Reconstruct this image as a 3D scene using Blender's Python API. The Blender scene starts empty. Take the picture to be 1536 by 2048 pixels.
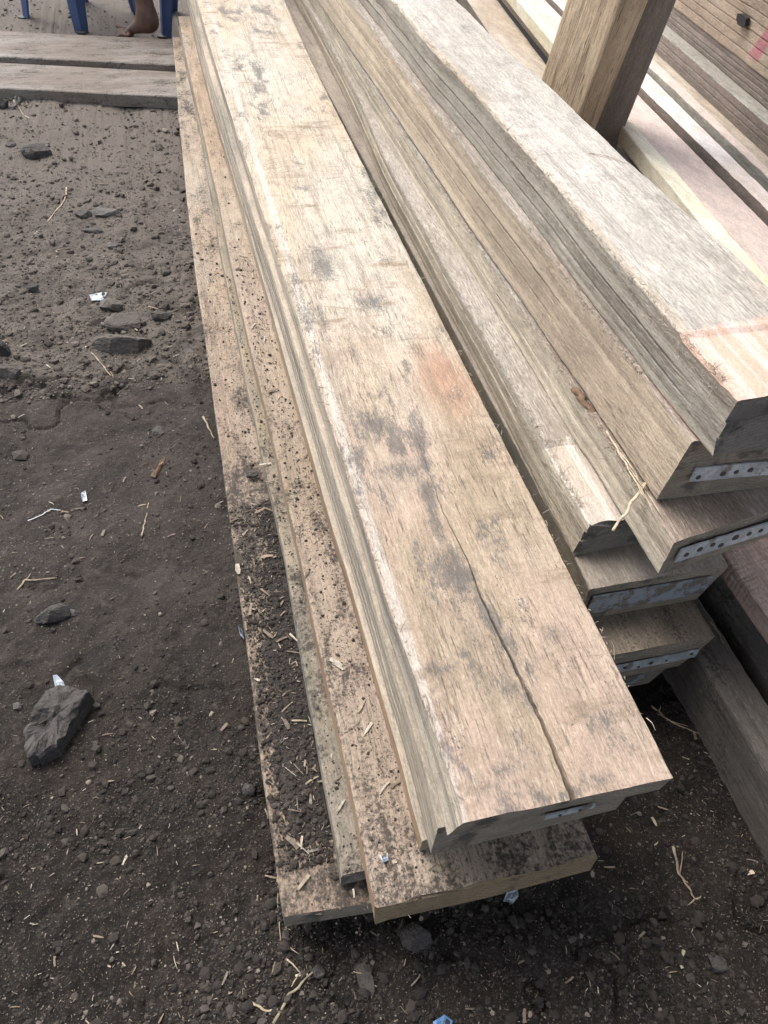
import bpy, math, random
import numpy as np
from mathutils import Vector, Matrix
random.seed(7); RNG = np.random.default_rng(7)
scene = bpy.context.scene
COL = scene.collection

# ---------------------------------------------------------------- camera calibration
F = 1520.0; CX, CY = 768.0, 1024.0
K = 1 / 1.4            # working units -> metres (eye height 1.4 units = 1.0 m)
EYE = 1.4
_roll = math.radians(5.0)
_nd = np.array([-math.sin(_roll), math.cos(_roll)])
_dist = float(np.dot(np.array([CX - 212, CY + 650]), _nd))
_pitch = math.atan(_dist / F)
_Zc = -np.array([-math.sin(_roll) * math.cos(_pitch), -math.cos(_roll) * math.cos(_pitch), math.sin(_pitch)])
_Yc = np.array([212 - CX, 650 + CY, F]); _Yc = _Yc / np.linalg.norm(_Yc)
_Yc = _Yc - _Zc * _Yc.dot(_Zc); _Yc /= np.linalg.norm(_Yc)
_Xc = np.cross(_Yc, _Zc)
if _Xc[0] < 0: _Xc = -_Xc


def un(px, py, z):
    """point of the photograph -> place in the yard at height z (working units)"""
    d = np.array([px - CX, -(py - CY), F]); r = np.array([d @ _Xc, d @ _Yc, d @ _Zc])
    t = (z - EYE) / r[2]
    return np.array([r[0] * t, r[1] * t, z])


cam_d = bpy.data.cameras.new("camera"); cam = bpy.data.objects.new("camera", cam_d); COL.objects.link(cam)
right = Vector((_Xc[0], _Yc[0], _Zc[0])); up = Vector((_Xc[1], _Yc[1], _Zc[1])); fwd = Vector((_Xc[2], _Yc[2], _Zc[2]))
m = Matrix((right, up, -fwd)).transposed().to_4x4(); m.translation = Vector((0, 0, EYE * K))
cam.matrix_world = m
cam_d.sensor_fit = 'VERTICAL'; cam_d.sensor_height = 36; cam_d.lens = F / 2048 * 36
cam_d.clip_start = 0.02; cam_d.clip_end = 400
scene.camera = cam

# ---------------------------------------------------------------- light
SUN_EL, SUN_AZ = math.radians(56), math.radians(-28)      # azimuth from +Y towards +X
world = bpy.data.worlds.new("World"); scene.world = world; world.use_nodes = True
wn = world.node_tree; bg = wn.nodes["Background"]
sky = wn.nodes.new("ShaderNodeTexSky"); sky.sky_type = 'NISHITA'; sky.sun_disc = False
sky.sun_elevation = SUN_EL; sky.sun_rotation = SUN_AZ; sky.air_density = 1.0; sky.dust_density = 4.0; sky.ozone_density = 1.0
hs = wn.nodes.new('ShaderNodeHueSaturation'); hs.inputs['Saturation'].default_value = 0.45   # milky overcast
wn.links.new(sky.outputs[0], hs.inputs['Color']); wn.links.new(hs.outputs[0], bg.inputs[0]); bg.inputs[1].default_value = 0.15
sd = bpy.data.lights.new("sun", 'SUN'); sd.energy = 0.9; sd.angle = math.radians(40); sd.color = (1.0, 0.96, 0.9)
so = bpy.data.objects.new("sun", sd); COL.objects.link(so)
dirv = Vector((math.sin(SUN_AZ) * math.cos(SUN_EL), math.cos(SUN_AZ) * math.cos(SUN_EL), math.sin(SUN_EL)))
so.rotation_euler = dirv.to_track_quat('Z', 'Y').to_euler(); so.location = dirv * 20
vs = scene.view_settings; vs.view_transform = 'Standard'; vs.look = 'None'; vs.gamma = 1.0; vs.use_curve_mapping = False
vs.exposure = 1.06


# ---------------------------------------------------------------- numpy noise
_PERM = RNG.random((256, 256))


def vnoise(x, y, seed=0):
    x = np.asarray(x, float) + seed * 17.31; y = np.asarray(y, float) + seed * 9.17
    xi = np.floor(x).astype(int); yi = np.floor(y).astype(int); fx = x - xi; fy = y - yi
    fx = fx * fx * (3 - 2 * fx); fy = fy * fy * (3 - 2 * fy)
    a = _PERM[xi & 255, yi & 255]; b = _PERM[(xi + 1) & 255, yi & 255]
    c = _PERM[xi & 255, (yi + 1) & 255]; d = _PERM[(xi + 1) & 255, (yi + 1) & 255]
    return (a * (1 - fx) + b * fx) * (1 - fy) + (c * (1 - fx) + d * fx) * fy - 0.5


def fbm(x, y, octaves=4, seed=0):
    s = 0; a = 1.0
    for i in range(octaves):
        s = s + a * vnoise(x * 2 ** i, y * 2 ** i, seed + i * 3); a *= 0.5
    return s


# ---------------------------------------------------------------- object helpers
def tag(o, label=None, cat=None, group=None, kind=None):
    if label: o['label'] = label
    if cat: o['category'] = cat
    if group: o['group'] = group
    if kind: o['kind'] = kind
    return o


def mesh_obj(name, verts, faces, loc=(0, 0, 0), mats=(), midx=None, smooth=False, parent=None):
    """verts in working units; loc is the base point in working units"""
    me = bpy.data.meshes.new(name)
    v = (np.asarray(verts, float) - np.asarray(loc, float)) * K
    me.from_pydata([tuple(p) for p in v], [], [tuple(f) for f in faces])
    for mt in mats: me.materials.append(mt)
    if midx is not None: me.polygons.foreach_set('material_index', np.asarray(midx, dtype=np.int32))
    me.polygons.foreach_set('use_smooth', [bool(smooth)] * len(me.polygons))
    me.update()
    o = bpy.data.objects.new(name, me); COL.objects.link(o)
    o.location = Vector([c * K for c in loc])
    if parent is not None:
        o.parent = parent
        w = Vector((0, 0, 0)); pp = parent
        while pp is not None: w += pp.location; pp = pp.parent
        o.location = Vector([c * K for c in loc]) - w
    return o


# ---------------------------------------------------------------- node helper
class NT:
    def __init__(s, name):
        s.m = bpy.data.materials.new(name); s.m.use_nodes = True
        s.t = s.m.node_tree; s.t.nodes.clear()
        s.out = s.n('ShaderNodeOutputMaterial'); s.b = s.n('ShaderNodeBsdfPrincipled')
        s.l(s.b.outputs[0], s.out.inputs[0])

    def n(s, typ, **kw):
        nd = s.t.nodes.new(typ)
        for k, v in kw.items(): setattr(nd, k, v)
        return nd

    def l(s, a, b): s.t.links.new(a, b)

    def put(s, sock, v):
        if isinstance(v, bpy.types.NodeSocket): s.l(v, sock)
        elif isinstance(v, (tuple, list)) and len(v) == 3 and sock.type == 'RGBA': sock.default_value = (*v, 1)
        else: sock.default_value = v

    def math(s, op, a, b=0.0, c=None, clamp=False):
        nd = s.n('ShaderNodeMath', operation=op, use_clamp=clamp)
        s.put(nd.inputs[0], a); s.put(nd.inputs[1], b)
        if c is not None: s.put(nd.inputs[2], c)
        return nd.outputs[0]

    def vmath(s, op, a, b=(0, 0, 0)):
        nd = s.n('ShaderNodeVectorMath', operation=op); s.put(nd.inputs[0], a); s.put(nd.inputs[1], b); return nd.outputs[0]

    def mapping(s, v, scale=(1, 1, 1), rot=(0, 0, 0), loc=(0, 0, 0)):
        nd = s.n('ShaderNodeMapping'); s.put(nd.inputs['Vector'], v); nd.inputs['Scale'].default_value = scale
        nd.inputs['Rotation'].default_value = rot; nd.inputs['Location'].default_value = loc; return nd.outputs[0]

    def noise(s, v, scale=1, detail=3, rough=0.55, dist=0.0):
        nd = s.n('ShaderNodeTexNoise'); s.put(nd.inputs['Vector'], v); nd.inputs['Scale'].default_value = scale
        nd.inputs['Detail'].default_value = detail; nd.inputs['Roughness'].default_value = rough; nd.inputs['Distortion'].default_value = dist
        return nd.outputs['Fac']

    def step(s, v, lo, hi):
        nd = s.n('ShaderNodeMapRange', interpolation_type='SMOOTHSTEP'); s.put(nd.inputs[0], v)
        s.put(nd.inputs[1], lo); s.put(nd.inputs[2], hi); nd.inputs[3].default_value = 0; nd.inputs[4].default_value = 1
        return nd.outputs[0]

    def mix(s, f, a, b, mode='MIX'):
        nd = s.n('ShaderNodeMix', data_type='RGBA', blend_type=mode); s.put(nd.inputs[0], f); s.put(nd.inputs[6], a); s.put(nd.inputs[7], b)
        return nd.outputs[2]

    def bump(s, h, strength, dist, nrm=None):
        nd = s.n('ShaderNodeBump'); nd.inputs['Strength'].default_value = strength; nd.inputs['Distance'].default_value = dist
        s.l(h, nd.inputs['Height'])
        if nrm is not None: s.l(nrm, nd.inputs['Normal'])
        return nd.outputs[0]


def wood(name, c1, c2, c3, far=None, far_y=(0.9, 1.8), mould=0.3, speck=0.3, arcs=0.5, dash=0.4, dirt=0.0, dirt_far=9.0,
         fuzz=0.6, seed=0, fresh=None, edge=None, knots=(), dark=1.0, fibre_ang=0.45, rough=0.8, paint=None, moss=0.0, grain=1.0, spots=(), sat=0.90, zb=0.0, smear=None):
    """solid wood texture in the board's own axes: y runs along the grain"""
    t = NT(name)
    tc = t.n('ShaderNodeTexCoord'); P0 = tc.outputs['Object']
    P = t.vmath('ADD', P0, (seed * 3.71, seed * 1.93, seed * 0.77))
    sx = t.n('ShaderNodeSeparateXYZ'); t.l(P0, sx.inputs[0]); X, Y, Z = sx.outputs
    big = t.noise(t.mapping(P, (7, 2.2, 7)), 1, 4, 0.6, 0.6)
    big2 = t.noise(t.mapping(P, (5, 1.6, 5), loc=(5, 3, 1)), 1, 3, 0.55, 0.3)
    streak = t.noise(t.mapping(P, (70, 2.0, 70)), 1, 5, 0.62, 0.15)
    streak2 = t.noise(t.mapping(P, (260, 6.0, 260)), 1, 3, 0.6, 0.1)
    col = t.mix(t.step(big, 0.38, 0.62), c1, c2)
    col = t.mix(t.math('MULTIPLY', t.step(big2, 0.48, 0.68), 0.8), col, c3)
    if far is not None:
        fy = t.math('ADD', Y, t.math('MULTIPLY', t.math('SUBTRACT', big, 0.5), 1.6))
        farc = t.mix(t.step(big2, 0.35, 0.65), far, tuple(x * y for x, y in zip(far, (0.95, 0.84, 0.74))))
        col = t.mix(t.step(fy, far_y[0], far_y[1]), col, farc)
    for (kx, ky, kr, kc) in knots:
        d = t.vmath('SUBTRACT', P0, (kx, ky, 0)); d = t.mapping(d, (1, 0.6, 0))
        dn = t.n('ShaderNodeVectorMath', operation='LENGTH'); t.l(d, dn.inputs[0])
        dd = t.math('ADD', dn.outputs['Value'], t.math('MULTIPLY', t.math('SUBTRACT', big, 0.5), kr))
        col = t.mix(t.math('MULTIPLY', t.math('SUBTRACT', 1.0, t.step(dd, kr * 0.2, kr)), 0.75), col, kc)
    g = t.math('ADD', t.math('MULTIPLY', streak, 0.6), t.math('MULTIPLY', streak2, 0.4))
    col = t.mix(t.math('MULTIPLY', t.math('SUBTRACT', 1.0, t.step(g, 0.36, 0.54)), 0.42 * grain), col, tuple(x * 0.5 for x in c3))
    # bleached or stained edge strip
    if edge is not None:
        ex, ew, ec = edge
        e = t.math('SUBTRACT', 1.0, t.step(t.math('ABSOLUTE', t.math('SUBTRACT', X, ex)), ew * 0.3, t.math('ADD', ew * 0.6, t.math('MULTIPLY', big, ew))))
        col = t.mix(t.math('MULTIPLY', e, t.math('MULTIPLY', big2, 0.75)), col, ec)
    if smear is not None:    # brown smudges lying across the board
        sm = t.noise(t.mapping(P, (9, 30, 9), rot=(0, 0, 0.35), loc=(4, 4, 4)), 1, 5, 0.7, 0.5)
        sm2 = t.noise(t.mapping(P, (6, 3, 6), loc=(8, 4, 4)), 1, 3)
        col = t.mix(t.math('MULTIPLY', t.math('MULTIPLY', t.step(sm, 0.50, 0.66), t.step(sm2, 0.42, 0.58)), smear[1]), col, smear[0])
    # fibre fuzz, lying askew
    fz = t.noise(t.mapping(P, (520, 70, 520), rot=(0, 0, fibre_ang)), 1, 3, 0.6, 0.4)
    fz2 = t.noise(t.mapping(P, (420, 60, 420), rot=(0, 0, -fibre_ang * 1.4)), 1, 2, 0.6, 0.4)
    fm = t.step(t.noise(t.mapping(P, (9, 4, 9), loc=(2, 8, 3)), 1, 3), 0.4, 0.6)
    fib = t.math('ADD', t.math('MULTIPLY', fz, fm), t.math('MULTIPLY', fz2, t.math('SUBTRACT', 1.0, fm)))
    col = t.mix(t.math('MULTIPLY', t.math('SUBTRACT', 1.0, t.step(fib, 0.34, 0.55)), 0.45 * fuzz), col, tuple(x * 0.5 for x in c3))
    col = t.mix(t.math('MULTIPLY', t.step(fib, 0.56, 0.7), 0.30 * fuzz), col, (0.78, 0.72, 0.62))
    # saw arcs across the board
    xo = t.math('ADD', X, -0.13 + 0.02 * seed % 0.05)
    ph = t.math('ADD', t.math('MULTIPLY', t.math('MULTIPLY', xo, xo), 2.2), Y)
    ph = t.math('ADD', ph, t.math('ADD', t.math('MULTIPLY', t.noise(t.mapping(P, (5, 2.5, 5)), 1, 2), 0.12), t.math('MULTIPLY', t.noise(P, 70, 3, .6), 0.012)))
    aw = t.math('SINE', t.math('MULTIPLY', ph, 2 * math.pi / 0.0078))
    aw2 = t.math('SINE', t.math('MULTIPLY', ph, 2 * math.pi / 0.021))
    am = t.step(t.noise(t.mapping(P, (5, 2.5, 5), loc=(9, 1, 4)), 1, 4, 0.6), 0.54, 0.72)
    arch = t.math('MULTIPLY', t.math('ADD', aw, t.math('MULTIPLY', aw2, 0.35)), t.math('MULTIPLY', am, t.step(Y, 0.28, 0.75)))
    col = t.mix(t.math('MULTIPLY', t.step(arch, 0.2, 0.9), 0.26 * arcs), col, tuple(x * 0.4 for x in c3))
    # short dark pores along the grain
    da = t.noise(t.mapping(P, (420, 26, 420), rot=(0, 0, 0.06)), 1, 2, 0.5, 0.5)
    dm = t.step(t.noise(t.mapping(P, (14, 7, 14), loc=(1, 1, 7)), 1, 4, 0.6), 0.42, 0.6)
    dz = t.math('MULTIPLY', t.step(da, 0.6, 0.68), t.math('ADD', 0.25, dm))
    col = t.mix(t.math('MULTIPLY', dz, 0.75 * dash), col, (0.10, 0.07, 0.055))
    if zb > 0:
        zn = t.noise(t.mapping(P, (2, 0.9, 75)), 1, 2, 0.4)
        col = t.mix(t.math('MULTIPLY', t.step(zn, 0.50, 0.60), zb), col, tuple(min(1, x * 1.55) for x in c2))
        col = t.mix(t.math('MULTIPLY', t.math('SUBTRACT', 1.0, t.step(zn, 0.38, 0.46)), zb), col, tuple(x * 0.62 for x in c3))
    if fresh is not None:
        y0, fc, fc2 = fresh
        fl = t.math('ADD', Y, t.math('MULTIPLY', t.math('SUBTRACT', t.noise(t.mapping(P, (160, 20, 160)), 1, 4, .7), 0.5), 0.035))
        fl = t.math('ADD', fl, t.math('MULTIPLY', X, -0.12))
        fcx = t.mix(t.step(streak, 0.4, 0.58), fc2, fc)
        col = t.mix(t.math('SUBTRACT', 1.0, t.step(fl, y0 - 0.004, y0 + 0.005)), col, fcx)
    # grey-blue mould blotches, broken up by fine speckle
    mm = t.noise(t.mapping(P, (13, 6, 13), rot=(0, 0, 0.3), loc=(3, 3, 3)), 1, 6, 0.7, 0.25)
    ms = t.noise(t.mapping(P, (420, 150, 420), rot=(0, 0, fibre_ang * .6)), 1, 4, 0.75)
    mkk = t.math('MULTIPLY', t.step(mm, 0.62 - 0.14 * mould, 0.86 - 0.16 * mould), 0.8)
    wv = t.noise(t.mapping(P, (95, 24, 95), rot=(0, 0, 0.12), loc=(1, 5, 2)), 1, 5, 0.75)
    for (kx, ky, rx, ry, st) in spots:
        d = t.mapping(t.vmath('SUBTRACT', P0, (kx, ky, 0)), (1 / rx, 1 / ry, 0))
        dn = t.n('ShaderNodeVectorMath', operation='LENGTH'); t.l(d, dn.inputs[0])
        dd = t.math('ADD', dn.outputs['Value'], t.math('MULTIPLY', t.math('SUBTRACT', wv, 0.5), 3.2))
        mkk = t.math('MAXIMUM', mkk, t.math('MULTIPLY', t.math('SUBTRACT', 1.0, t.step(dd, -0.4, 2.1)), st * .95))
    mk = t.step(t.math('ADD', t.math('MULTIPLY', mkk, 0.50), t.math('MULTIPLY', ms, 0.9)), 0.52, 0.80)
    mk = t.math('MULTIPLY', mk, t.step(mkk, 0.02, 0.3))
    col = t.mix(t.math('MULTIPLY', mk, min(0.72, 0.35 + 0.4 * mould)), col, (0.11, 0.108, 0.108))
    # dirt specks
    sp = t.noise(t.mapping(P, (1, .6, 1)), 430, 4, 0.75)
    spm = t.noise(t.mapping(P, (20, 9, 20), loc=(7, 2, 9)), 1, 5, 0.7)
    thr = t.math('SUBTRACT', 0.93 - 0.05 * speck, t.math('MULTIPLY', spm, 0.46 + 0.07 * speck))
    spk = t.step(sp, thr, t.math('ADD', thr, 0.05))
    col = t.mix(t.math('MULTIPLY', spk, 0.8), col, (0.055, 0.044, 0.036))
    if moss > 0:
        mo = t.math('MULTIPLY', t.step(t.noise(t.mapping(P, (20, 5, 20)), 1, 4, 0.7), 0.5, 0.6), moss)
        col = t.mix(mo, col, (0.14, 0.14, 0.10))
    if dirt > 0:
        dn1 = t.noise(t.mapping(P, (22, 9, 22), loc=(4, 0, 0)), 1, 6, 0.72, 0.5)
        dn2 = t.noise(P, 170, 5, 0.75)
        yfade = t.math('SUBTRACT', 1.0, t.step(Y, dirt_far * 0.55, dirt_far))
        lv = t.math('ADD', t.math('ADD', t.math('MULTIPLY', dn1, 0.75), t.math('MULTIPLY', dn2, 0.6)), t.math('MULTIPLY', yfade, 0.10))
        dk = t.step(lv, 0.88 - 0.30 * dirt, 1.02 - 0.26 * dirt)
        col = t.mix(t.math('MULTIPLY', dk, 0.9), col, (0.04, 0.032, 0.027))
    if paint is not None:
        px0, px1, pc = paint
        pyl = t.math('ADD', Y, t.math('MULTIPLY', Z, 0.55))
        pk = t.math('MULTIPLY', t.step(pyl, px0 - 0.008, px0 + 0.006), t.math('SUBTRACT', 1.0, t.step(pyl, px1 - 0.006, px1 + 0.008)))
        pk = t.math('MULTIPLY', pk, t.step(t.noise(P, 330, 3, 0.7), 0.36, 0.52))
        pk = t.math('MULTIPLY', pk, t.step(Z, 0.004, 0.03))
        pk = t.math('MULTIPLY', pk, t.math('SUBTRACT', 1.0, t.step(Z, 0.088, 0.11)))
        col = t.mix(t.math('MULTIPLY', pk, 0.8), col, pc)
    md_ = t.noise(t.mapping(P, (40, 16, 40), rot=(0, 0, fibre_ang)), 1, 5, 0.75)
    fn_ = t.noise(t.mapping(P, (480, 240, 480), rot=(0, 0, fibre_ang)), 1, 3, 0.8)
    kf = t.math('ADD', t.math('MULTIPLY', md_, 0.9), t.math('MULTIPLY', fn_, 1.1)); kf = t.math('ADD', kf, -0.03)
    cc_ = t.n('ShaderNodeCombineXYZ'); t.l(kf, cc_.inputs[0]); t.l(t.math('MULTIPLY', kf, 1.0), cc_.inputs[1]); t.l(kf, cc_.inputs[2])
    vm_ = t.n('ShaderNodeVectorMath', operation='MULTIPLY'); t.l(col, vm_.inputs[0]); t.l(cc_.outputs[0], vm_.inputs[1]); col = vm_.outputs[0]
    hs_ = t.n('ShaderNodeHueSaturation'); hs_.inputs['Saturation'].default_value = sat; t.l(col, hs_.inputs['Color']); col = hs_.outputs[0]
    if dark != 1.0: col = t.mix(1.0, col, (dark, dark, dark), 'MULTIPLY')
    t.put(t.b.inputs['Base Color'], col)
    t.b.inputs['Roughness'].default_value = rough; t.b.inputs['Specular IOR Level'].default_value = 0.35
    h = t.math('ADD', t.math('MULTIPLY', fib, 1.1 * fuzz), t.math('MULTIPLY', streak, 0.9 * grain))
    h = t.math('ADD', h, t.math('MULTIPLY', arch, 0.22 * arcs))
    h = t.math('SUBTRACT', h, t.math('MULTIPLY', dz, 0.8 * dash))
    h = t.math('ADD', h, t.math('MULTIPLY', t.noise(P, 120, 4, 0.7), 0.6))
    t.put(t.b.inputs['Normal'], t.bump(h, 0.7, 0.0022))
    return t.m


def end_mat(name, c, c2, seed=0, dirt=0.4):
    t = NT(name)
    tc = t.n('ShaderNodeTexCoord'); P = t.vmath('ADD', tc.outputs['Object'], (seed, seed * 2.3, seed * 0.7))
    a = t.noise(t.mapping(P, (28, 28, 60)), 1, 5, 0.65, 0.6); b = t.noise(t.mapping(P, (260, 260, 420), rot=(0, 0.5, 0)), 1, 4, 0.7)
    col = t.mix(t.step(a, 0.35, 0.65), c, c2)
    col = t.mix(t.math('MULTIPLY', t.step(b, 0.5, 0.62), 0.5), col, tuple(x * 0.45 for x in c))
    dv = t.n('ShaderNodeVectorMath', operation='LENGTH'); t.l(t.mapping(t.vmath('SUBTRACT', tc.outputs['Object'], (0.09, 0, -0.16)), (1, 0, 1)), dv.inputs[0])
    rg = t.math('SINE', t.math('MULTIPLY', t.math('ADD', dv.outputs['Value'], t.math('MULTIPLY', t.noise(P, 14, 4, .6), 0.02)), 2 * math.pi / 0.0052))
    col = t.mix(t.math('MULTIPLY', t.step(rg, 0.2, 0.9), 0.35), col, tuple(x * 0.5 for x in c))
    k = t.math('MULTIPLY', t.step(t.noise(P, 18, 5, 0.7), 0.62 - 0.2 * dirt, 0.74 - 0.2 * dirt), 0.7)
    col = t.mix(k, col, (0.045, 0.042, 0.042))
    t.put(t.b.inputs['Base Color'], col); t.b.inputs['Roughness'].default_value = 0.85
    t.put(t.b.inputs['Normal'], t.bump(t.math('ADD', t.math('MULTIPLY', a, 2.0), b), 0.8, 0.003))
    return t.m


# ---------------------------------------------------------------- board builder
def edge_fn(pts, z):
    w = sorted([tuple(un(p[0], p[1], z)[:2]) for p in pts], key=lambda q: q[1])
    ys = np.array([q[1] for q in w]); xs = np.array([q[0] for q in w])
    if len(ys) > 3:  # light smoothing of the traced line
        c = np.polyfit(ys, xs, min(4, len(ys) - 1)) if len(ys) > 5 else None
        if c is not None: xs = 0.5 * xs + 0.5 * np.polyval(c, ys)
    return lambda y: np.interp(y, ys, xs)


def board(name, z, th, y0, y1, xl, xr, mats, label, cat, group=None, skew=0.0, kerf=(), kerf_from=0.55, kerf_d=0.004, bevel=0.0035,
          side_out=None, crack=None, tilt=0.0, end_slope=0.0, fresh_y=None, fresh_d=0.004, wobble=0.0012, right_under=0.0, ang=0.0,
          seed=0, loc=None, step=None, end_rag=0.002, edge_low=None):
    """a sawn board or block; mats = (top/wood, side, end); z is the height of its upper face"""
    fl = xl if callable(xl) else (lambda y, v=xl: v + 0 * y)
    fr = xr if callable(xr) else (lambda y, v=xr: v + 0 * y)
    ys = [y0]; s = 0.010
    while ys[-1] < y1:
        ys.append(ys[-1] + s); s = min(s * 1.012, 0.045)
    ys = np.array(ys); n = len(ys)
    XL = fl(ys) + vnoise(ys * 9, ys * 0, seed) * wobble * 1.2 + vnoise(ys * 70, ys * 0 + 2, seed) * .0006
    XR = fr(ys) + vnoise(ys * 9, ys * 0 + 5, seed) * wobble * 1.2 + vnoise(ys * 70, ys * 0 + 7, seed) * .0006
    prof = []   # list of arrays (x, z, yoff)
    NTOP = 12
    us = list(np.linspace(0, 1, NTOP))
    ztop = z + fbm(ys * 2.2, ys * 0, 2, seed + 2) * 0.003
    if fresh_y is not None: ztop = ztop - fresh_d * (ys < fresh_y)
    bw = bevel * (0.6 + 0.9 * (vnoise(ys * 60, ys * 0 + 9, seed) + 0.5))
    W = XR - XL
    def P(x, zz): prof.append((x, zz))
    P(XL, ztop - bw * 1.0)
    P(XL + bw * 0.35, ztop - bw * 0.3)
    for i, u in enumerate(us):
        x = XL + bw + (W - 2 * bw) * u
        if crack is not None:
            cy, cxs, cw, cd = crack     # arrays over y
            cxx = np.interp(ys, cy, cxs); cww = np.interp(ys, cy, cw); cdd = np.interp(ys, cy, cd)
            cxx = cxx + vnoise(ys * 90, ys * 0 + 3, seed) * 0.003
            um = (cxx - XL) / W
            if i == 5: P(cxx - cww, ztop); continue
            if i == 6: P(cxx, ztop - cdd); continue
            if i == 7: P(cxx + cww, ztop); continue
            if i < 5: x = XL + bw + (cxx - cww - XL - bw) * (i / 5.0)
            if i > 7: x = cxx + cww + (XR - bw - cxx - cww) * ((i - 7) / 4.0)
        P(x, ztop + vnoise(ys * 9, ys * 0 + u * 6, seed + 4) * 0.0012)
    P(XR - bw * 0.35, ztop - bw * 0.3)
    P(XR, ztop - bw)
    P(XR - right_under * 0.4 + 0 * ys, z - th * 0.5 + 0 * ys)
    P(XR - right_under + 0 * ys, z - th + 0 * ys)
    P((XL + XR) / 2, z - th + 0 * ys)
    so_ = np.zeros(n) if side_out is None else np.interp(ys, side_out[0], side_out[1])
    P(XL - so_ + bw * 0.5, z - th + 0 * ys)
    P(XL - so_, z - th + bw)
    side_start = len(prof) - 1
    ks = sorted(kerf)       # fractions from the bottom up
    kd = kerf_d * np.clip((ys - kerf_from) / 0.12, 0, 1) * (0.6 + 0.8 * (vnoise(ys * 12, ys * 0 + 2, seed) + 0.5))
    lo = 0.0
    for k in ks:
        kk = k + 0.03 * vnoise(ys * 3, ys * 0 + k * 9, seed)
        jog = 0.004 * vnoise(ys * 2.3, ys * 0 + k * 31, seed) * np.clip((ys - kerf_from) / 0.12, 0, 1)
        hh = 0.0032 / th
        for dk, dep in ((-hh, 0), (-hh * 0.3, 1), (hh * 0.3, 1), (hh, 0)):
            f = np.clip(kk + dk, 0.02, 0.98)
            P(XL - so_ * (1 - f) + dep * kd + jog, z - th + f * th)
    if not ks:
        for f in (0.33, 0.66): P(XL - so_ * (1 - f) + 0.002 * vnoise(ys * 7, ys * 0 + f, seed), z - th + f * th)
    m_ = len(prof)
    V = np.zeros((n, m_, 3))
    for j, (x, zz) in enumerate(prof): V[:, j, 0] = x; V[:, j, 2] = zz
    V[:, :, 1] = ys[:, None]
    # near-end cut: skew across and slope down, fading along the board
    u = (V[:, :, 0] - XL[:, None]) / W[:, None]; dz = (z - V[:, :, 2])
    fade = np.clip(1 - (ys - y0) / 0.25, 0, 1)[:, None]
    V[:, :, 1] += fade * (skew * u + end_slope * dz)
    V[0, :, 1] += (RNG.random(m_) - 0.5) * end_rag
    if edge_low is not None:   # rounded-over end (chain-sawn)
        V[:, :, 2] -= edge_low * np.exp(-((ys - y0) / 0.02))[:, None] * (V[:, :, 2] > z - th * 0.4)
    if tilt: V[:, :, 2] += tilt * (V[:, :, 0] - XL[0])
    if ang:
        c, s_ = math.cos(ang), math.sin(ang); x0_, yy0 = float(fl(np.array([y0]))[0]), y0
        dx = V[:, :, 0] - x0_; dy = V[:, :, 1] - yy0
        V[:, :, 0] = x0_ + dx * c - dy * s_; V[:, :, 1] = yy0 + dx * s_ + dy * c
    verts = V.reshape(-1, 3)
    faces = []; mi = []
    for i in range(n - 1):
        for j in range(m_):
            k = (j + 1) % m_
            faces.append((i * m_ + j, i * m_ + k, (i + 1) * m_ + k, (i + 1) * m_ + j))
            mi.append(1 if (j >= side_start or j == m_ - 1) else 0)
    # end caps: fan around an inner ring
    def cap(i, flip):
        ctr = V[i].mean(axis=0); base = len(vl)
        ring = []
        for j in range(m_):
            p = ctr + (V[i, j] - ctr) * 0.55; p[1] += (RNG.random() - 0.5) * 0.004; vl.append(p); ring.append(base + j)
        vl.append(ctr); c = len(vl) - 1
        for j in range(m_):
            k = (j + 1) % m_
            f1 = (i * m_ + j, ring[j], ring[k], i * m_ + k); f2 = (ring[j], c, ring[k])
            if flip: f1 = f1[::-1]; f2 = f2[::-1]
            faces.append(f1); faces.append(f2); mi.extend([2, 2])
    vl = [p for p in verts]
    cap(0, False); cap(n - 1, True)
    base = (float(V[0, :, 0].min()), float(y0), float(z - th)) if loc is None else loc
    o = mesh_obj(name, vl, faces, base, mats, mi)
    # consistent outward normals
    import bmesh
    bm = bmesh.new(); bm.from_mesh(o.data); bmesh.ops.recalc_face_normals(bm, faces=bm.faces); bm.to_mesh(o.data); bm.free()
    tag(o, label, cat, group)
    o['_y0'] = float(y0)
    return o


# ---------------------------------------------------------------- materials for timber
PINK = (0.475, 0.338, 0.262); TAN = (0.42, 0.31, 0.20); CREAM = (0.56, 0.47, 0.36); OCHRE = (0.36, 0.24, 0.13)
GREYW = (0.30, 0.26, 0.215); PALE = (0.66, 0.60, 0.52); BROWN = (0.22, 0.16, 0.115)
E_DARK = end_mat('end_dark', (0.25, 0.215, 0.17), (0.33, 0.28, 0.22), 1, 0.4)
E_TAN = end_mat('end_tan', (0.30, 0.22, 0.13), (0.22, 0.17, 0.11), 4, 0.4)
E_BLACK = end_mat('end_black', (0.25, 0.23, 0.20), (0.17, 0.16, 0.15), 7, 0.6)

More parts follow.
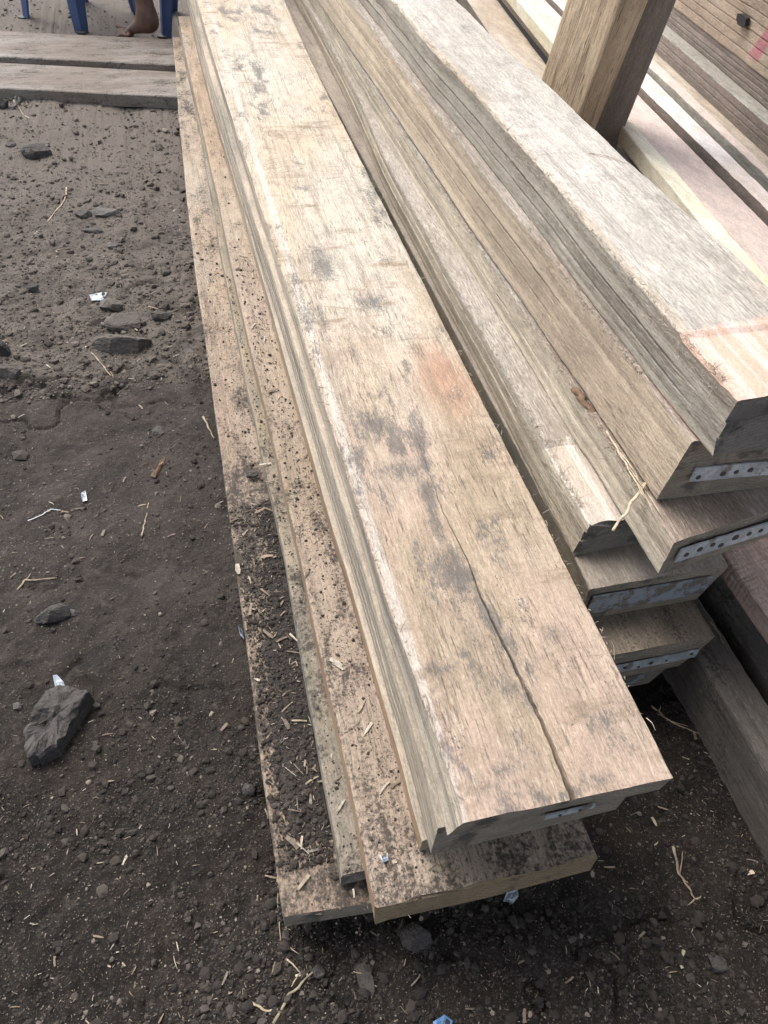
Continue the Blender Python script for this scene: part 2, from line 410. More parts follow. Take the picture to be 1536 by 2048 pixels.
def spot(px, py, rx, ry, st=.9):
    p = un(px, py, .400); return ((p[0] - .232) * K, (p[1] - .333) * K, rx, ry, st)
M_SPOTS = [spot(640, 530, .022, .06), spot(735, 605, .03, .03, .8), spot(640, 640, .008, .05, .7), spot(735, 850, .03, .035), spot(850, 985, .010, .030, 1), spot(800, 940, .03, .02, .7),
           spot(845, 930, .010, .018, 1), spot(980, 1240, .010, .022, 1), spot(1010, 1290, .012, .02), spot(880, 1130, .03, .02, .7), spot(900, 790, .02, .02, .6), spot(1100, 1270, .014, .012, .6),
           spot(1000, 1370, .02, .02, .6), spot(870, 1340, .02, .01, .6), spot(1200, 1440, .02, .016, .6), spot(1130, 1590, .016, .006, .7), spot(560, 600, .008, .06, .8), spot(500, 360, .01, .03, .5), spot(1050, 1340, .01, .02, .6),
           spot(700, 700, .006, .05, .6), spot(775, 800, .006, .03, .7), spot(790, 880, .008, .03, .9), spot(862, 1040, .007, .035, .9), spot(905, 1120, .007, .03, .8), spot(958, 1215, .007, .03, .9),
           spot(1022, 1330, .007, .02, .8), spot(1050, 1400, .007, .015, .8), spot(890, 1500, .012, .012, .6), spot(1000, 1540, .018, .008, .7), spot(1195, 1560, .015, .006, .7), spot(935, 1330, .01, .02, .6), spot(590, 560, .006, .08, .6), spot(960, 1580, .02, .008, .5)]
m_main = wood('wood_main', PINK, (0.485, 0.375, 0.285), (0.39, 0.31, 0.20), far=(0.57, 0.515, 0.425), far_y=(0.35, 1.15), mould=1.0, speck=0.7, arcs=1.6, dash=0.6, seed=1,  # far: paler weathered cream, also painting in the brighter light at the far end
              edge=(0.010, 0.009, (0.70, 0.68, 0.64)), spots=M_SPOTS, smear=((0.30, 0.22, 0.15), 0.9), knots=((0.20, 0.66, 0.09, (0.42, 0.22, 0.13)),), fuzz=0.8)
m_main_side = wood('wood_main_side', (0.52, 0.44, 0.34), (0.42, 0.36, 0.28), (0.32, 0.28, 0.23), mould=0.35, speck=0.2, arcs=0, dash=0.4, seed=2, fuzz=0.5, grain=1.5, zb=0.5)
m_layers = wood('wood_layers_side', (0.36, 0.30, 0.22), (0.46, 0.36, 0.25), (0.26, 0.235, 0.19), mould=0.3, speck=0.25, arcs=0, dash=0.3, seed=3, fuzz=0.7, grain=1.3, moss=0.2, zb=0.35, sat=0.75)
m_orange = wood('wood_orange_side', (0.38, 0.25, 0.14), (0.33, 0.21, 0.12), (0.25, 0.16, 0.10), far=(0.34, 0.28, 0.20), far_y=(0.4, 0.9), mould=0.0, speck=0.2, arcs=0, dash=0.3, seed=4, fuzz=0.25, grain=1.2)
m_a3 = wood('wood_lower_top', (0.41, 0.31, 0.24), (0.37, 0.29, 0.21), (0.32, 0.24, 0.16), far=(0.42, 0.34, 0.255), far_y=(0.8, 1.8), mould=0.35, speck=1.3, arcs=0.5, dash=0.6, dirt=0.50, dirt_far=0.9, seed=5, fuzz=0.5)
m_a2 = wood('wood_grey_strip', (0.32, 0.25, 0.16), (0.26, 0.22, 0.17), GREYW, mould=0.5, speck=1.2, arcs=0.2, dash=0.5, dirt=0.45, dirt_far=1.0, seed=6, fuzz=0.4, moss=0.5)
m_a2s = wood('wood_grey_strip_side', (0.30, 0.25, 0.19), (0.24, 0.22, 0.19), GREYW, mould=0.4, speck=0.4, arcs=0, dash=0.5, seed=7, fuzz=0.4, moss=0.4)
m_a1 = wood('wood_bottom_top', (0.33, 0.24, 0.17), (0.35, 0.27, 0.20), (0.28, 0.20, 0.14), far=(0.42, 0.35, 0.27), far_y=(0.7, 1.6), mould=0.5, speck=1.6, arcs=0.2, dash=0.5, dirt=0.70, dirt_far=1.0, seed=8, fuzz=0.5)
m_t = wood('wood_pale_top', (0.50, 0.46, 0.40), (0.57, 0.53, 0.48), (0.40, 0.335, 0.26), mould=0.55, speck=0.35, arcs=0.25, dash=0.4, seed=9, fuzz=1.0, fibre_ang=0.9,
           edge=(0.004, 0.011, (0.60, 0.44, 0.28)), smear=((0.36, 0.33, 0.29), 0.8), fresh=(0.115, (0.72, 0.56, 0.49), (0.64, 0.42, 0.31)))
m_t_side = wood('wood_pale_side', (0.42, 0.385, 0.325), (0.37, 0.335, 0.28), (0.31, 0.25, 0.195), zb=0.35, mould=0.4, speck=0.3, arcs=0, dash=0.5, seed=10, fuzz=1.0, grain=1.3)
m_b_top = wood('wood_fuzzy_top', (0.38, 0.33, 0.28), (0.45, 0.40, 0.35), (0.34, 0.25, 0.19), mould=0.6, speck=0.3, arcs=0, dash=0.4, seed=11, fuzz=1.3, fibre_ang=0.9)
m_b5_side = wood('wood_tan_side', (0.60, 0.48, 0.34), (0.54, 0.44, 0.32), (0.47, 0.37, 0.27), zb=0.3, mould=0.3, speck=0.3, arcs=0, dash=0.7, seed=12, fuzz=0.8, grain=1.2)
m_b4_side = wood('wood_fibrous_side', (0.60, 0.52, 0.39), (0.52, 0.45, 0.345), (0.42, 0.34, 0.25), zb=0.4, mould=0.4, speck=0.2, arcs=0, dash=0.5, seed=13, fuzz=1.2, grain=1.3)
m_b3_top = wood('wood_split_top', (0.42, 0.37, 0.31), (0.47, 0.42, 0.37), (0.36, 0.29, 0.22), mould=0.5, speck=0.3, arcs=0, dash=0.4, seed=14, fuzz=1.3, fibre_ang=0.8,
                fresh=(0.155, (0.70, 0.64, 0.56), (0.54, 0.45, 0.37)))
m_b2_top = wood('wood_grey_brown_top', (0.33, 0.28, 0.23), (0.37, 0.31, 0.25), (0.27, 0.225, 0.18), mould=0.4, speck=0.6, arcs=0, dash=0.5, seed=15, fuzz=0.6)
m_b1_top = wood('wood_ochre_top', (0.30, 0.24, 0.16), (0.25, 0.20, 0.15), (0.20, 0.155, 0.11), mould=0.5, speck=1.4, arcs=0, dash=0.4, seed=16, fuzz=0.3)
m_dark = wood('wood_dark_beam', (0.135, 0.12, 0.105), (0.16, 0.14, 0.12), (0.11, 0.09, 0.075), mould=0.2, speck=0.8, arcs=0, dash=0.5, seed=17, fuzz=0.5, dirt=0.25, grain=1.2)
m_cross = wood('wood_weathered', (0.225, 0.185, 0.15), (0.26, 0.235, 0.21), (0.18, 0.14, 0.11), mould=0.25, speck=0.4, arcs=0, dash=0.6, seed=18, fuzz=0.3, dirt=0.35, dirt_far=9)
m_post = wood('wood_post', (0.47, 0.355, 0.235), (0.55, 0.43, 0.295), (0.36, 0.26, 0.165), mould=0.0, speck=0.3, arcs=0, dash=1.3, seed=19, fuzz=0.35, grain=2.2, sat=0.98)
m_post2 = wood('wood_post_dark', (0.27, 0.22, 0.185), (0.24, 0.195, 0.165), (0.20, 0.16, 0.13), mould=0.3, speck=0.4, arcs=0, dash=0.4, seed=20, fuzz=0.4)
m_yel = wood('wood_yellow', (0.74, 0.66, 0.46), (0.80, 0.75, 0.62), (0.66, 0.56, 0.36), mould=0.05, speck=0.1, arcs=0, dash=0.1, seed=21, fuzz=0.3, grain=0.5)
m_pnk = wood('wood_pink_board', (0.66, 0.53, 0.47), (0.62, 0.50, 0.44), (0.60, 0.46, 0.38), mould=0.05, speck=0.1, arcs=0, dash=0.15, seed=22, fuzz=0.6, grain=0.4)
m_wht = wood('wood_white_board', (0.76, 0.71, 0.68), (0.70, 0.60, 0.53), (0.58, 0.42, 0.30), mould=0.1, speck=0.1, arcs=0, dash=0.1, seed=23, fuzz=0.3, grain=0.5)
m_tanr = wood('wood_tan_board', (0.46, 0.38, 0.29), (0.52, 0.44, 0.35), (0.42, 0.32, 0.22), mould=0.2, speck=0.3, arcs=0, dash=0.3, seed=24, fuzz=0.8, grain=0.8)
m_greyr = wood('wood_grey_board', (0.36, 0.34, 0.29), (0.42, 0.40, 0.34), (0.30, 0.27, 0.23), mould=0.6, speck=0.3, arcs=0, dash=0.3, seed=25, fuzz=0.9)
m_brs = wood('wood_brown_side', (0.27, 0.215, 0.18), (0.23, 0.19, 0.16), (0.20, 0.155, 0.13), mould=0.3, speck=0.4, arcs=0, dash=0.5, seed=26, fuzz=0.6)
def _face(px, py):
    a0, b0 = un(1389, 200, .5), un(1536, 340, .5); s_ = (b0[0] - a0[0]) / (b0[1] - a0[1])
    for z in np.linspace(.9, .5, 800):
        p = un(px, py, z)
        if p[0] >= a0[0] + s_ * (p[1] - a0[1]) + .043: return p
    return p
_pf = _face(1508, 112); PAINT_Y = (_pf[1] - .75) * K + .55 * (_pf[2] - .667) * K
m_stk = wood('wood_tall_side', (0.44, 0.345, 0.255), (0.40, 0.32, 0.24), (0.36, 0.26, 0.18), mould=0.1, speck=0.3, arcs=0, dash=0.4, seed=27, fuzz=0.8,
             paint=(PAINT_Y - .022, PAINT_Y + .022, (0.42, 0.055, 0.13)))
m_saw = wood('wood_sawn_pink', (0.50, 0.35, 0.29), (0.54, 0.40, 0.33), (0.40, 0.27, 0.21), mould=0.2, speck=0.4, arcs=1.2, dash=0.4, seed=28, fuzz=0.8)

t = NT('galvanised_plate'); tc = t.n('ShaderNodeTexCoord'); P = tc.outputs['Object']
a = t.noise(P, 60, 5, 0.7); b = t.noise(t.mapping(P, (400, 400, 60)), 1, 3)
c = t.mix(t.step(a, 0.4, 0.65), (0.34, 0.37, 0.40), (0.52, 0.55, 0.58))
c = t.mix(t.math('MULTIPLY', t.step(t.noise(P, 35, 5, 0.75), 0.56, 0.66), 0.8), c, (0.15, 0.12, 0.09))
t.put(t.b.inputs['Base Color'], c); t.b.inputs['Metallic'].default_value = 0.25
t.put(t.b.inputs['Roughness'], t.math('ADD', 0.40, t.math('MULTIPLY', a, 0.35))); t.put(t.b.inputs['Normal'], t.bump(t.math('ADD', a, b), 0.4, 0.001))
m_plate = t.m
t = NT('dirty_plate'); tc = t.n('ShaderNodeTexCoord'); P = tc.outputs['Object']; a = t.noise(P, 45, 6, 0.75)
c = t.mix(t.step(a, 0.42, 0.56), (0.17, 0.145, 0.125), (0.30, 0.33, 0.37))
t.put(t.b.inputs['Base Color'], c); t.b.inputs['Metallic'].default_value = 0.3; t.b.inputs['Roughness'].default_value = 0.7
t.put(t.b.inputs['Normal'], t.bump(a, 0.6, 0.002)); m_plate_d = t.m


def simple(name, c, rough=0.7, var=0.0, scale=40, metal=0.0, bump=0.0):
    t = NT(name); tc = t.n('ShaderNodeTexCoord'); P = tc.outputs['Object']; a = t.noise(P, scale, 4, 0.65)
    col = t.mix(t.step(a, 0.35, 0.65), tuple(x * (1 - var) for x in c), tuple(min(1, x * (1 + var)) for x in c))
    t.put(t.b.inputs['Base Color'], col); t.b.inputs['Roughness'].default_value = rough; t.b.inputs['Metallic'].default_value = metal
    if bump: t.put(t.b.inputs['Normal'], t.bump(a, 0.8, bump))
    return t.m


m_nail = simple('nail_iron', (0.05, 0.045, 0.045), 0.6, 0.3)

# ================================================================ LEFT STACK
G1 = 'planks in the stack of dirty timber'
FAR = 4.75
def endpt(px, py, z): return un(px, py, z)
zM, zS, zO, zA3, zA2, zA1 = .400, .345, .240, .195, .145, .100
Ml = edge_fn([(394, 0), (418, 84), (445, 176), (476, 277), (498, 342), (515, 400), (540, 464), (555, 517), (590, 615), (614, 703), (643, 790), (675, 892), (697, 961), (729, 1057), (769, 1200), (790, 1252), (830, 1350), (861, 1436), (901, 1550), (925, 1643)], zM)
Mr = edge_fn([(569, 0), (587, 43), (620, 117), (683, 242), (757, 390), (830, 532), (908, 692), (990, 850), (1091, 1040), (1146, 1158), (1244, 1350), (1348, 1555)], zM)
cy_px = [(1148, 1600), (1100, 1480), (1062, 1400), (1000, 1275), (960, 1190), (935, 1120), (885, 1020), (832, 872)]
cw_w = [un(p[0], p[1], zM) for p in cy_px]
crack = (np.array([p[1] for p in cw_w] + [6]), np.array([p[0] for p in cw_w] + [cw_w[-1][0]]),
         np.array([.0050, .0036, .0030, .0024, .0020, .0014, .0009, .0006, .0005]), np.array([.03, .025, .02, .015, .012, .008, .004, .001, 0]))
e0 = endpt(925, 1643, zM)
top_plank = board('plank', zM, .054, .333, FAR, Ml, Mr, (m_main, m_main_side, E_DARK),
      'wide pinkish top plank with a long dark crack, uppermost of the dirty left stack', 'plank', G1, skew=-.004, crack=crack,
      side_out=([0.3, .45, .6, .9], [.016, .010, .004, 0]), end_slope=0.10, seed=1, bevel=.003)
Sl = edge_fn([(380, 0), (424, 165), (497, 400), (562, 600), (618, 790), (648, 892), (700, 1057), (733, 1150), (782, 1322), (822, 1440), (850, 1550), (867, 1642)], zS)
board('timber_block', zS, .100, .352, FAR, Sl, lambda y: Mr(y) - .03, (m_layers, m_layers, E_DARK),
      'thick grey brown timber block scored with long saw cuts, directly under the cracked top plank', 'timber', G1, kerf=(.2, .42, .64, .86), kerf_from=.55, kerf_d=.016, seed=2)
Ol = edge_fn([(374, 0), (396, 98), (424, 215), (460, 332), (480, 400), (503, 478), (534, 585), (560, 683), (592, 800), (619, 899), (646, 998), (678, 1097), (697, 1150), (732, 1273), (764, 1388), (804, 1522), (822, 1610)], zO)
board('plank', zO, .043, .375, FAR, Ol, lambda y: Mr(y) - .05, (m_layers, m_orange, E_DARK),
      'orange edged board squeezed between the saw-scored block and the long speckled board', 'plank', G1, seed=3)
A3l = edge_fn([(351, 0), (367, 98), (386, 176), (402, 244), (422, 332), (438, 400), (448, 459), (465, 548), (477, 605), (497, 693), (514, 752), (527, 800), (548, 887), (571, 986), (593, 1072), (612, 1160), (636, 1293), (665, 1408), (686, 1500), (709, 1604), (722, 1682), (748, 1815)], zA3)
eA, eB = endpt(748, 1815, zA3), endpt(1195, 1712, zA3)
board('plank', zA3, .052, float(eA[1]), FAR, A3l, lambda y: float(eB[0]) + 0 * y, (m_a3, m_orange, E_TAN),
      'wide speckled tan board sticking out below the cracked top plank at its near end', 'plank', G1, skew=float(eB[1] - eA[1]), end_slope=-0.15, seed=4, end_rag=.008)
A2l = edge_fn([(402, 273), (414, 342), (426, 400), (432, 459), (444, 517), (458, 595), (477, 693), (497, 790), (511, 850), (534, 949), (553, 1023), (573, 1134), (583, 1193), (603, 1322), (620, 1422), (632, 1508), (657, 1617), (673, 1682), (685, 1752)], zA2)
eC = endpt(685, 1752, zA2)
board('plank', zA2, .043, float(eC[1]), FAR, A2l, lambda y: A2l(y) + .27, (m_a2, m_a2s, E_BLACK),
      'narrow showing mossy grey board between the speckled board and the soil covered bottom board', 'plank', G1, seed=5, wobble=.003)
A1l = edge_fn([(340, 10), (345, 78), (351, 137), (357, 234), (367, 332), (373, 400), (383, 488), (395, 586), (407, 654), (419, 732), (426, 800), (442, 899), (454, 1010), (467, 1097), (479, 1200), (489, 1265), (506, 1408), (523, 1550), (540, 1643), (556, 1760), (569, 1833)], zA1)
eD = endpt(569, 1833, zA1); eE = endpt(750, 1805, zA1)
board('plank', zA1, .052, float(eD[1]), FAR, A1l, lambda y: A1l(y) + .32, (m_a1, m_a2s, E_DARK),
      'bottom board of the left stack, its left part strewn with black soil and wood shavings', 'plank', G1,
      skew=float(eE[1] - eD[1]) * 2.2, seed=6)
# near bearer hidden under the left stack
board('bearer', .048, .06, 1.10, 1.19, .04, .62, (m_dark, m_dark, E_DARK), 'short dark bearer lying under the near part of the left stack', 'timber', None, seed=9)

# ================================================================ RIGHT STACK
G2 = 'timber blocks in the right hand stack'
def xy(px, py, z): p = un(px, py, z); return float(p[0]), float(p[1])
z1, z2, z3, z4, z5, zT = .195, .305, .395, .480, .635, .750
# bottom pair with nailed plates
b1x, b1y = xy(1433, 1275, z1)
B0 = board('timber_block', z1 - .094, .085, b1y + .02, 4.8, .585, b1x - .045, (m_b1_top, m_b1_top, E_DARK),
      'lowest block of the right stack with a smeared dark plate on its end', 'timber', G2, seed=11, right_under=.03)
B1 = board('timber_block', z1, .094, b1y + .004, 4.8, .590, b1x, (m_b1_top, m_b1_top, E_DARK),
      'ochre topped block with a thin nailed metal strip, second lowest in the right stack', 'timber', G2, seed=12, right_under=.045)
b2x, b2y = xy(1181, 1174, z2); b2x2, _ = xy(1464, 1132, z2)
B2l = edge_fn([(1181, 1174), (1131, 1050), (1050, 900), (960, 740), (880, 560), (770, 360), (690, 200), (600, 20)], z2)
B2 = board('timber_block', z2, .108, b2y, 4.9, lambda y: b2x + 0 * y, b2x2, (m_b2_top, m_a2s, E_DARK),
      'grey brown block with a wide smeared bluish plate across its end', 'timber', G2, seed=13, kerf=(.5,), kerf_from=.9, right_under=.03, edge_low=.006)
b3x, b3y = xy(1181, 1046, z3)
B3l = edge_fn([(1181, 1046), (1048, 819), (993, 718), (944, 630), (895, 545), (843, 448), (785, 350), (763, 305), (720, 201), (685, 137), (611, 0)], z3)
b4x, b4y = xy(1349, 1085, z4)
B4l = edge_fn([(1349, 1085), (1286, 991), (1133, 757), (1094, 695), (1045, 620), (987, 539), (928, 448), (873, 360), (833, 312), (794, 246), (751, 182), (716, 125), (677, 64), (644, 0)], z4)
B3 = board('timber_block', z3, .088, b3y, 4.9, B3l, lambda y: B3l(y) + .21 + 0 * y, (m_b3_top, m_b4_side, E_BLACK),
      'block with a freshly split white strip on its near end, left of the fibrous block', 'timber', G2, seed=14, kerf=(.45, .75), kerf_from=1.15, kerf_d=.009, fresh_y=b3y + .155 / K, fresh_d=.006, side_out=([.8, 1.1, 1.3], [.012, .006, 0]), end_rag=.01)
B4 = board('timber_block', z4, .085, b4y, 4.9, B4l, lambda y: B4l(y) + .30, (m_b_top, m_b4_side, E_DARK),
      'fibrous splintered block with a bright perforated metal strip nailed on its end', 'timber', G2, seed=15, kerf=(.45,), kerf_from=1.0, kerf_d=.009, skew=.05, wobble=.004)
b5x, b5y = xy(1384, 884, z5)
B5l = edge_fn([(1384, 884), (1200, 643), (1156, 591), (1091, 503), (1026, 425), (964, 350), (860, 207), (833, 176), (785, 113), (736, 49), (697, 0)], z5)
B5 = board('timber_block', z5, .150, b5y, 4.9, B5l, lambda y: B5l(y) + .30, (m_b_top, m_b5_side, E_DARK),
      'thick tan block with two long saw cuts down its side, under the pale topmost plank', 'timber', G2, seed=16, kerf=(.33, .64), kerf_from=1.2, kerf_d=.010, skew=-.01, end_slope=.12)
tx, ty = xy(1477, 795, zT)
Tl = edge_fn([(783, 0), (868, 100), (958, 198), (1018, 265), (1118, 380), (1155, 428), (1230, 518), (1298, 590), (1369, 679), (1426, 737), (1477, 792)], zT)
Tr = edge_fn([(913, 0), (993, 80), (1083, 155), (1193, 260), (1253, 325), (1343, 400), (1468, 500), (1518, 560)], zT)
T = board('timber_block', zT, .112, ty, 4.9, Tl, lambda y: Tr(y), (m_t, m_t_side, E_BLACK),
      'pale whitish topmost plank of the right stack with a pinkish fresh patch at its end', 'timber', G2, seed=17, kerf=(.30, .56), kerf_from=.78, kerf_d=.012, wobble=.003, fresh_y=ty + .115 / K, end_rag=.01,
      side_out=([.7, 1.5], [-.002, -.002]))


def plate(block, pts, z_of, y, label_mat, th=.0025, holes=(), parent_name='nail_plate'):
    """thin strip nailed on a block's end: pts = outline in (x, z); y = the end's plane"""
    vs_ = [(p[0], y - .001 - (p[2] if len(p) > 2 else 0), p[1]) for p in pts] + [(p[0], y - .001 - (p[2] if len(p) > 2 else 0) - th, p[1]) for p in pts]
    n = len(pts); fs = [tuple(range(n, 2 * n))] + [tuple(reversed(range(n)))] + [(i, (i + 1) % n, n + (i + 1) % n, n + i) for i in range(n)]
    o = mesh_obj(parent_name, vs_, fs, (pts[0][0], y, pts[0][1]), (label_mat,), parent=block)
    for (hx, hz, hy, r) in holes:
        V = []; Fc = []
        for k in range(10):
            a_ = k * math.tau / 10; V.append((hx + r * math.cos(a_), y - .0015 - hy - th, hz + r * math.sin(a_)))
        for k in range(10):
            a_ = k * math.tau / 10; V.append((hx + r * .75 * math.cos(a_), y - .0035 - hy - th, hz + r * .75 * math.sin(a_)))
        Fc = [tuple(range(10, 20))] + [(k, (k + 1) % 10, 10 + (k + 1) % 10, 10 + k) for k in range(10)]
        nh = mesh_obj('nail_head', V, Fc, (hx, y, hz), (m_nail,), parent=o)
    return o


def strip_on_end(block, xa, xb, za, zb, wd, y_at, mat, holes=()):
    """strip between (xa,za) and (xb,zb), wd high, following the end plane y_at(x)"""
    n = 14; top = []; bot = []
    for i in range(n + 1):
        u_ = i / n; x = xa + (xb - xa) * u_; zc = za + (zb - za) * u_
        j = (random.random() - .5) * .002
        top.append((x, zc + wd / 2 + j)); bot.append((x, zc - wd / 2 + j * .6))
    V = []; Fc = []
    th = .003
    for (tp, bt) in zip(top, bot):
        y = y_at(tp[0]) - .0035
        V += [(tp[0], y, tp[1]), (bt[0], y, bt[1]), (bt[0], y - th, bt[1]), (tp[0], y - th, tp[1])]
    for i in range(n):
        a_, b_ = 4 * i, 4 * (i + 1)
        for j in range(4): Fc.append((a_ + j, a_ + (j + 1) % 4, b_ + (j + 1) % 4, b_ + j))
    Fc += [(3, 2, 1, 0), (4 * n, 4 * n + 1, 4 * n + 2, 4 * n + 3)]
    o = mesh_obj('nail_plate', V, Fc, (xa, y_at(xa), za), (mat,), parent=block)
    for u_, dv, r in holes:
        x = xa + (xb - xa) * u_; zc = za + (zb - za) * u_ + dv * wd; y = y_at(x) - .0068
        Vh = []
        for rr, yy in ((r * 1.25, 0), (r * .9, -.0016)):
            for k in range(10): a_ = k * math.tau / 10; Vh.append((x + rr * math.cos(a_), y + yy, zc + rr * math.sin(a_)))
        Fh = [tuple(range(10, 20))] + [(k, (k + 1) % 10, 10 + (k + 1) % 10, 10 + k) for k in range(10)]
        mesh_obj('nail_head', Vh, Fh, (x, y, zc), (m_nail,), parent=o)
    return o


strip_on_end(B1, .66, b1x - .025, .148, .150, .026, lambda x: b1y + .004, m_plate, [(.25, .1, .0035), (.4, -.2, .0025), (.52, 0, .004), (.68, -.1, .002), (.93, .15, .003)])
strip_on_end(B0, .60, .80, .050, .060, .030, lambda x: b1y + .02, m_plate_d)
strip_on_end(B2, b2x + .01, b2x2 - .03, z2 - .053, z2 - .053, .055, lambda x: b2y, m_plate_d)
strip_on_end(B4, b4x + .018, b4x + .24, z4 - .036, z4 - .036, .034, lambda x: b4y + .05 * (x - b4x) / .34, m_plate,
             [(.08, -.05, .0045), (.2, .05, .005), (.32, .1, .0045), (.42, -.2, .005), (.54, .1, .006), (.68, .05, .0045), (.8, .0, .004)])
strip_on_end(B5, b5x + .035, b5x + .24, z5 - .080, z5 - .086, .032, lambda x: b5y - .01 * (x - b5x) / .3 - .001 + .12 * .085, m_plate,
             [(.06, -.2, .004), (.28, -.1, .0045), (.40, -.05, .004), (.53, .0, .0045), (.8, .1, .004)])
strip_on_end(top_plank, .375, .45, .357, .358, .012, lambda x: .333 - .004 * .6 + .0045, m_plate, [(.3, 0, .002), (.7, .1, .0025)])

# ================================================================ FAR RIGHT STACKS (turned about 7 degrees)
G3 = 'clean sawn boards beyond the posts'
def line2(p0, p1, z):
    a_ = un(*p0, z); b_ = un(*p1, z); s_ = (b_[0] - a_[0]) / (b_[1] - a_[1])
    return lambda y: a_[0] + s_ * (np.asarray(y) - a_[1])
zc = .50
lines = {k: line2(p, q, zc) for k, (p, q) in dict(y0=((1248, 262), (1517, 590)), y1=((1260, 240), (1536, 555)), p1=((1288, 200), (1536, 451)),
          w0=((1298, 200), (1536, 436)), w1=((1334, 200), (1536, 405)), g1=((1348, 200), (1536, 379)), d0=((1389, 200), (1536, 340))).items()}
YA, YB = .75, 6.5
board('plank', .40, .06, YA, YB, lambda y: lines['y0'](y) - .14, lambda y: lines['y0'](y) + .02, (m_tanr, m_brs, E_DARK), 'brown tan board lying lowest beside the pale topmost plank', 'plank', G3, seed=31)
board('plank', zc + .004, .05, YA, YB, lines['y0'], lambda y: lines['y1'](y) - .003, (m_yel, m_yel, E_TAN), 'narrow cream yellow board edge next to the wide pink board', 'plank', G3, seed=32, wobble=.002)
board('plank', zc, .10, YA, YB, lines['y1'], lines['p1'], (m_pnk, m_tanr, E_TAN), 'wide clean pale pink board between the yellow board and the whitish one', 'plank', G3, seed=33)
board('plank', zc + .02, .12, YA, YB, lambda y: lines['w0'](y) - .005, lambda y: lines['w1'](y), (m_wht, m_brs, E_TAN), 'whitish board with orange brown blotches right of the wide pink board', 'plank', G3, seed=34)
board('plank', zc + .035, .14, YA, YB, lambda y: lines['g1'](y) - .012, lambda y: lines['d0'](y) - .05, (m_pnk, m_greyr, E_TAN), 'slim pale pink board with a grey edge right of the whitish board', 'plank', G3, seed=35)
board('plank', zc + .03, .14, YA, YB, lambda y: lines['d0'](y) - .046, lambda y: lines['d0'](y) + .2, (m_tanr, m_greyr, E_TAN), 'frayed straw coloured board against the dark scored block', 'plank', G3, seed=36, wobble=.004)
board('timber_block', .60, .07, YA, YB, lambda y: lines['d0'](y) - .005, lambda y: lines['d0'](y) + .35, (m_greyr, m_brs, E_DARK), 'dark brown sided block with thin pale saw lines and a mossy grey top', 'timber', G3, seed=37, kerf=(.35, .62), kerf_from=.8, kerf_d=.003)
board('timber_block', .665, .065, YA, YB, lambda y: lines['d0'](y) + .052, lambda y: lines['d0'](y) + .4, (m_brs, m_brs, E_DARK), 'brown block with fine layers under the tall tan block with the red mark', 'timber', G3, seed=38, kerf=(.25, .5, .75), kerf_from=.8, kerf_d=.003, wobble=.004)
TALL = board('timber_block', .86, .193, YA, YB, lambda y: lines['d0'](y) + .045, lambda y: lines['d0'](y) + .4, (m_stk, m_stk, E_DARK), 'tall tan block marked with a red paint stripe, upper right corner', 'timber', G3, seed=39, kerf=(.14, .28, .42, .56, .7, .85), kerf_from=.8, kerf_d=.004, wobble=.004)

# dark bearers and sawn board in the lower right
ex, ey = xy(1384, 1300, .13)
board('beam', .13, .17, -.35, 2.2, .884, .965, (m_dark, m_dark, E_DARK), 'dark weathered beam with a cracked side, lying in soil at the lower right', 'beam', 'dark beams under the right stack', seed=41, kerf_from=9, bevel=.006)
board('beam', .12, .16, -.2, 2.4, 1.005, 1.07, (m_dark, m_dark, E_DARK), 'second dark beam, right behind the cracked dark beam', 'beam', 'dark beams under the right stack', seed=42, bevel=.008)
board('plank', .27, .045, -.4, 2.4, .962, 1.25, (m_saw, m_saw, E_TAN), 'rough pink sawn board showing at the right edge below the metal strip', 'plank', None, seed=43, wobble=.002, tilt=.10)
board('bearer', .225, .22, 1.35, 1.47, .98, 1.6, (m_dark, m_dark, E_DARK), 'dark cross bearer under the pink sawn board', 'timber', None, seed=44)

# crossing boards top left
def cross_board(y_a, y_b, z, th, mats, label, seed, sk):
    V = []; n = 60
    xs = np.linspace(-2.4, .45, n); prof = []
    for i, x in enumerate(xs):
        off = -sk * (x + .8)
        w1 = .006 * float(vnoise(x * 8, 0, seed)); w2 = .006 * float(vnoise(x * 8, 5, seed))
        a_, b_ = y_a + off + w1, y_b + off + w2
        prof.append([(x, a_, z - th), (x, a_, z - .004), (x, a_ + .005, z), (x, (a_ + b_) / 2, z + .001), (x, b_ - .005, z), (x, b_, z - .005), (x, b_, z - th)])
    m_ = 7; V = [p for r in prof for p in r]; Fc = []
    for i in range(n - 1):
        for j in range(m_): k = (j + 1) % m_; Fc.append((i * m_ + j, (i + 1) * m_ + j, (i + 1) * m_ + k, i * m_ + k))
    Fc += [tuple(reversed(range(m_))), tuple(range((n - 1) * m_, n * m_))]
    # texture runs along local y: build turned by 90 degrees
    loc = np.array([-2.4, y_a, z - th])
    o = mesh_obj('plank', [(v[1] - loc[1], -(v[0] - loc[0]), v[2] - loc[2]) for v in V], Fc, (0, 0, 0), mats)
    o.location = Vector(loc * K); o.rotation_euler = (0, 0, math.radians(90))
    # rotation by +90 maps local (a, -b) back to (b, a)
    import bmesh
    bm = bmesh.new(); bm.from_mesh(o.data); bmesh.ops.recalc_face_normals(bm, faces=bm.faces); bm.to_mesh(o.data); bm.free()
    tag(o, label, 'plank', 'weathered boards crossing behind the dirt patch')
    return o
cross_board(4.20, 4.555, .05, .055, (m_cross,), 'nearer grey weathered board lying across behind the stones', 51, .21)
cross_board(4.60, 5.02, .062, .07, (m_cross,), 'farther grey brown board lying across in front of the blue chairs', 52, .19)

# ================================================================ POSTS
def post(px_edges_bottom, zb, px_top, zt, depth_dir, dep, mats, label, taper=1.0):
    """px_edges_bottom: two photo points of the wide face at height zb; px_top the same corners at zt"""
    a0 = un(*px_edges_bottom[0], zb); b0 = un(*px_edges_bottom[1], zb)
    return a0, b0


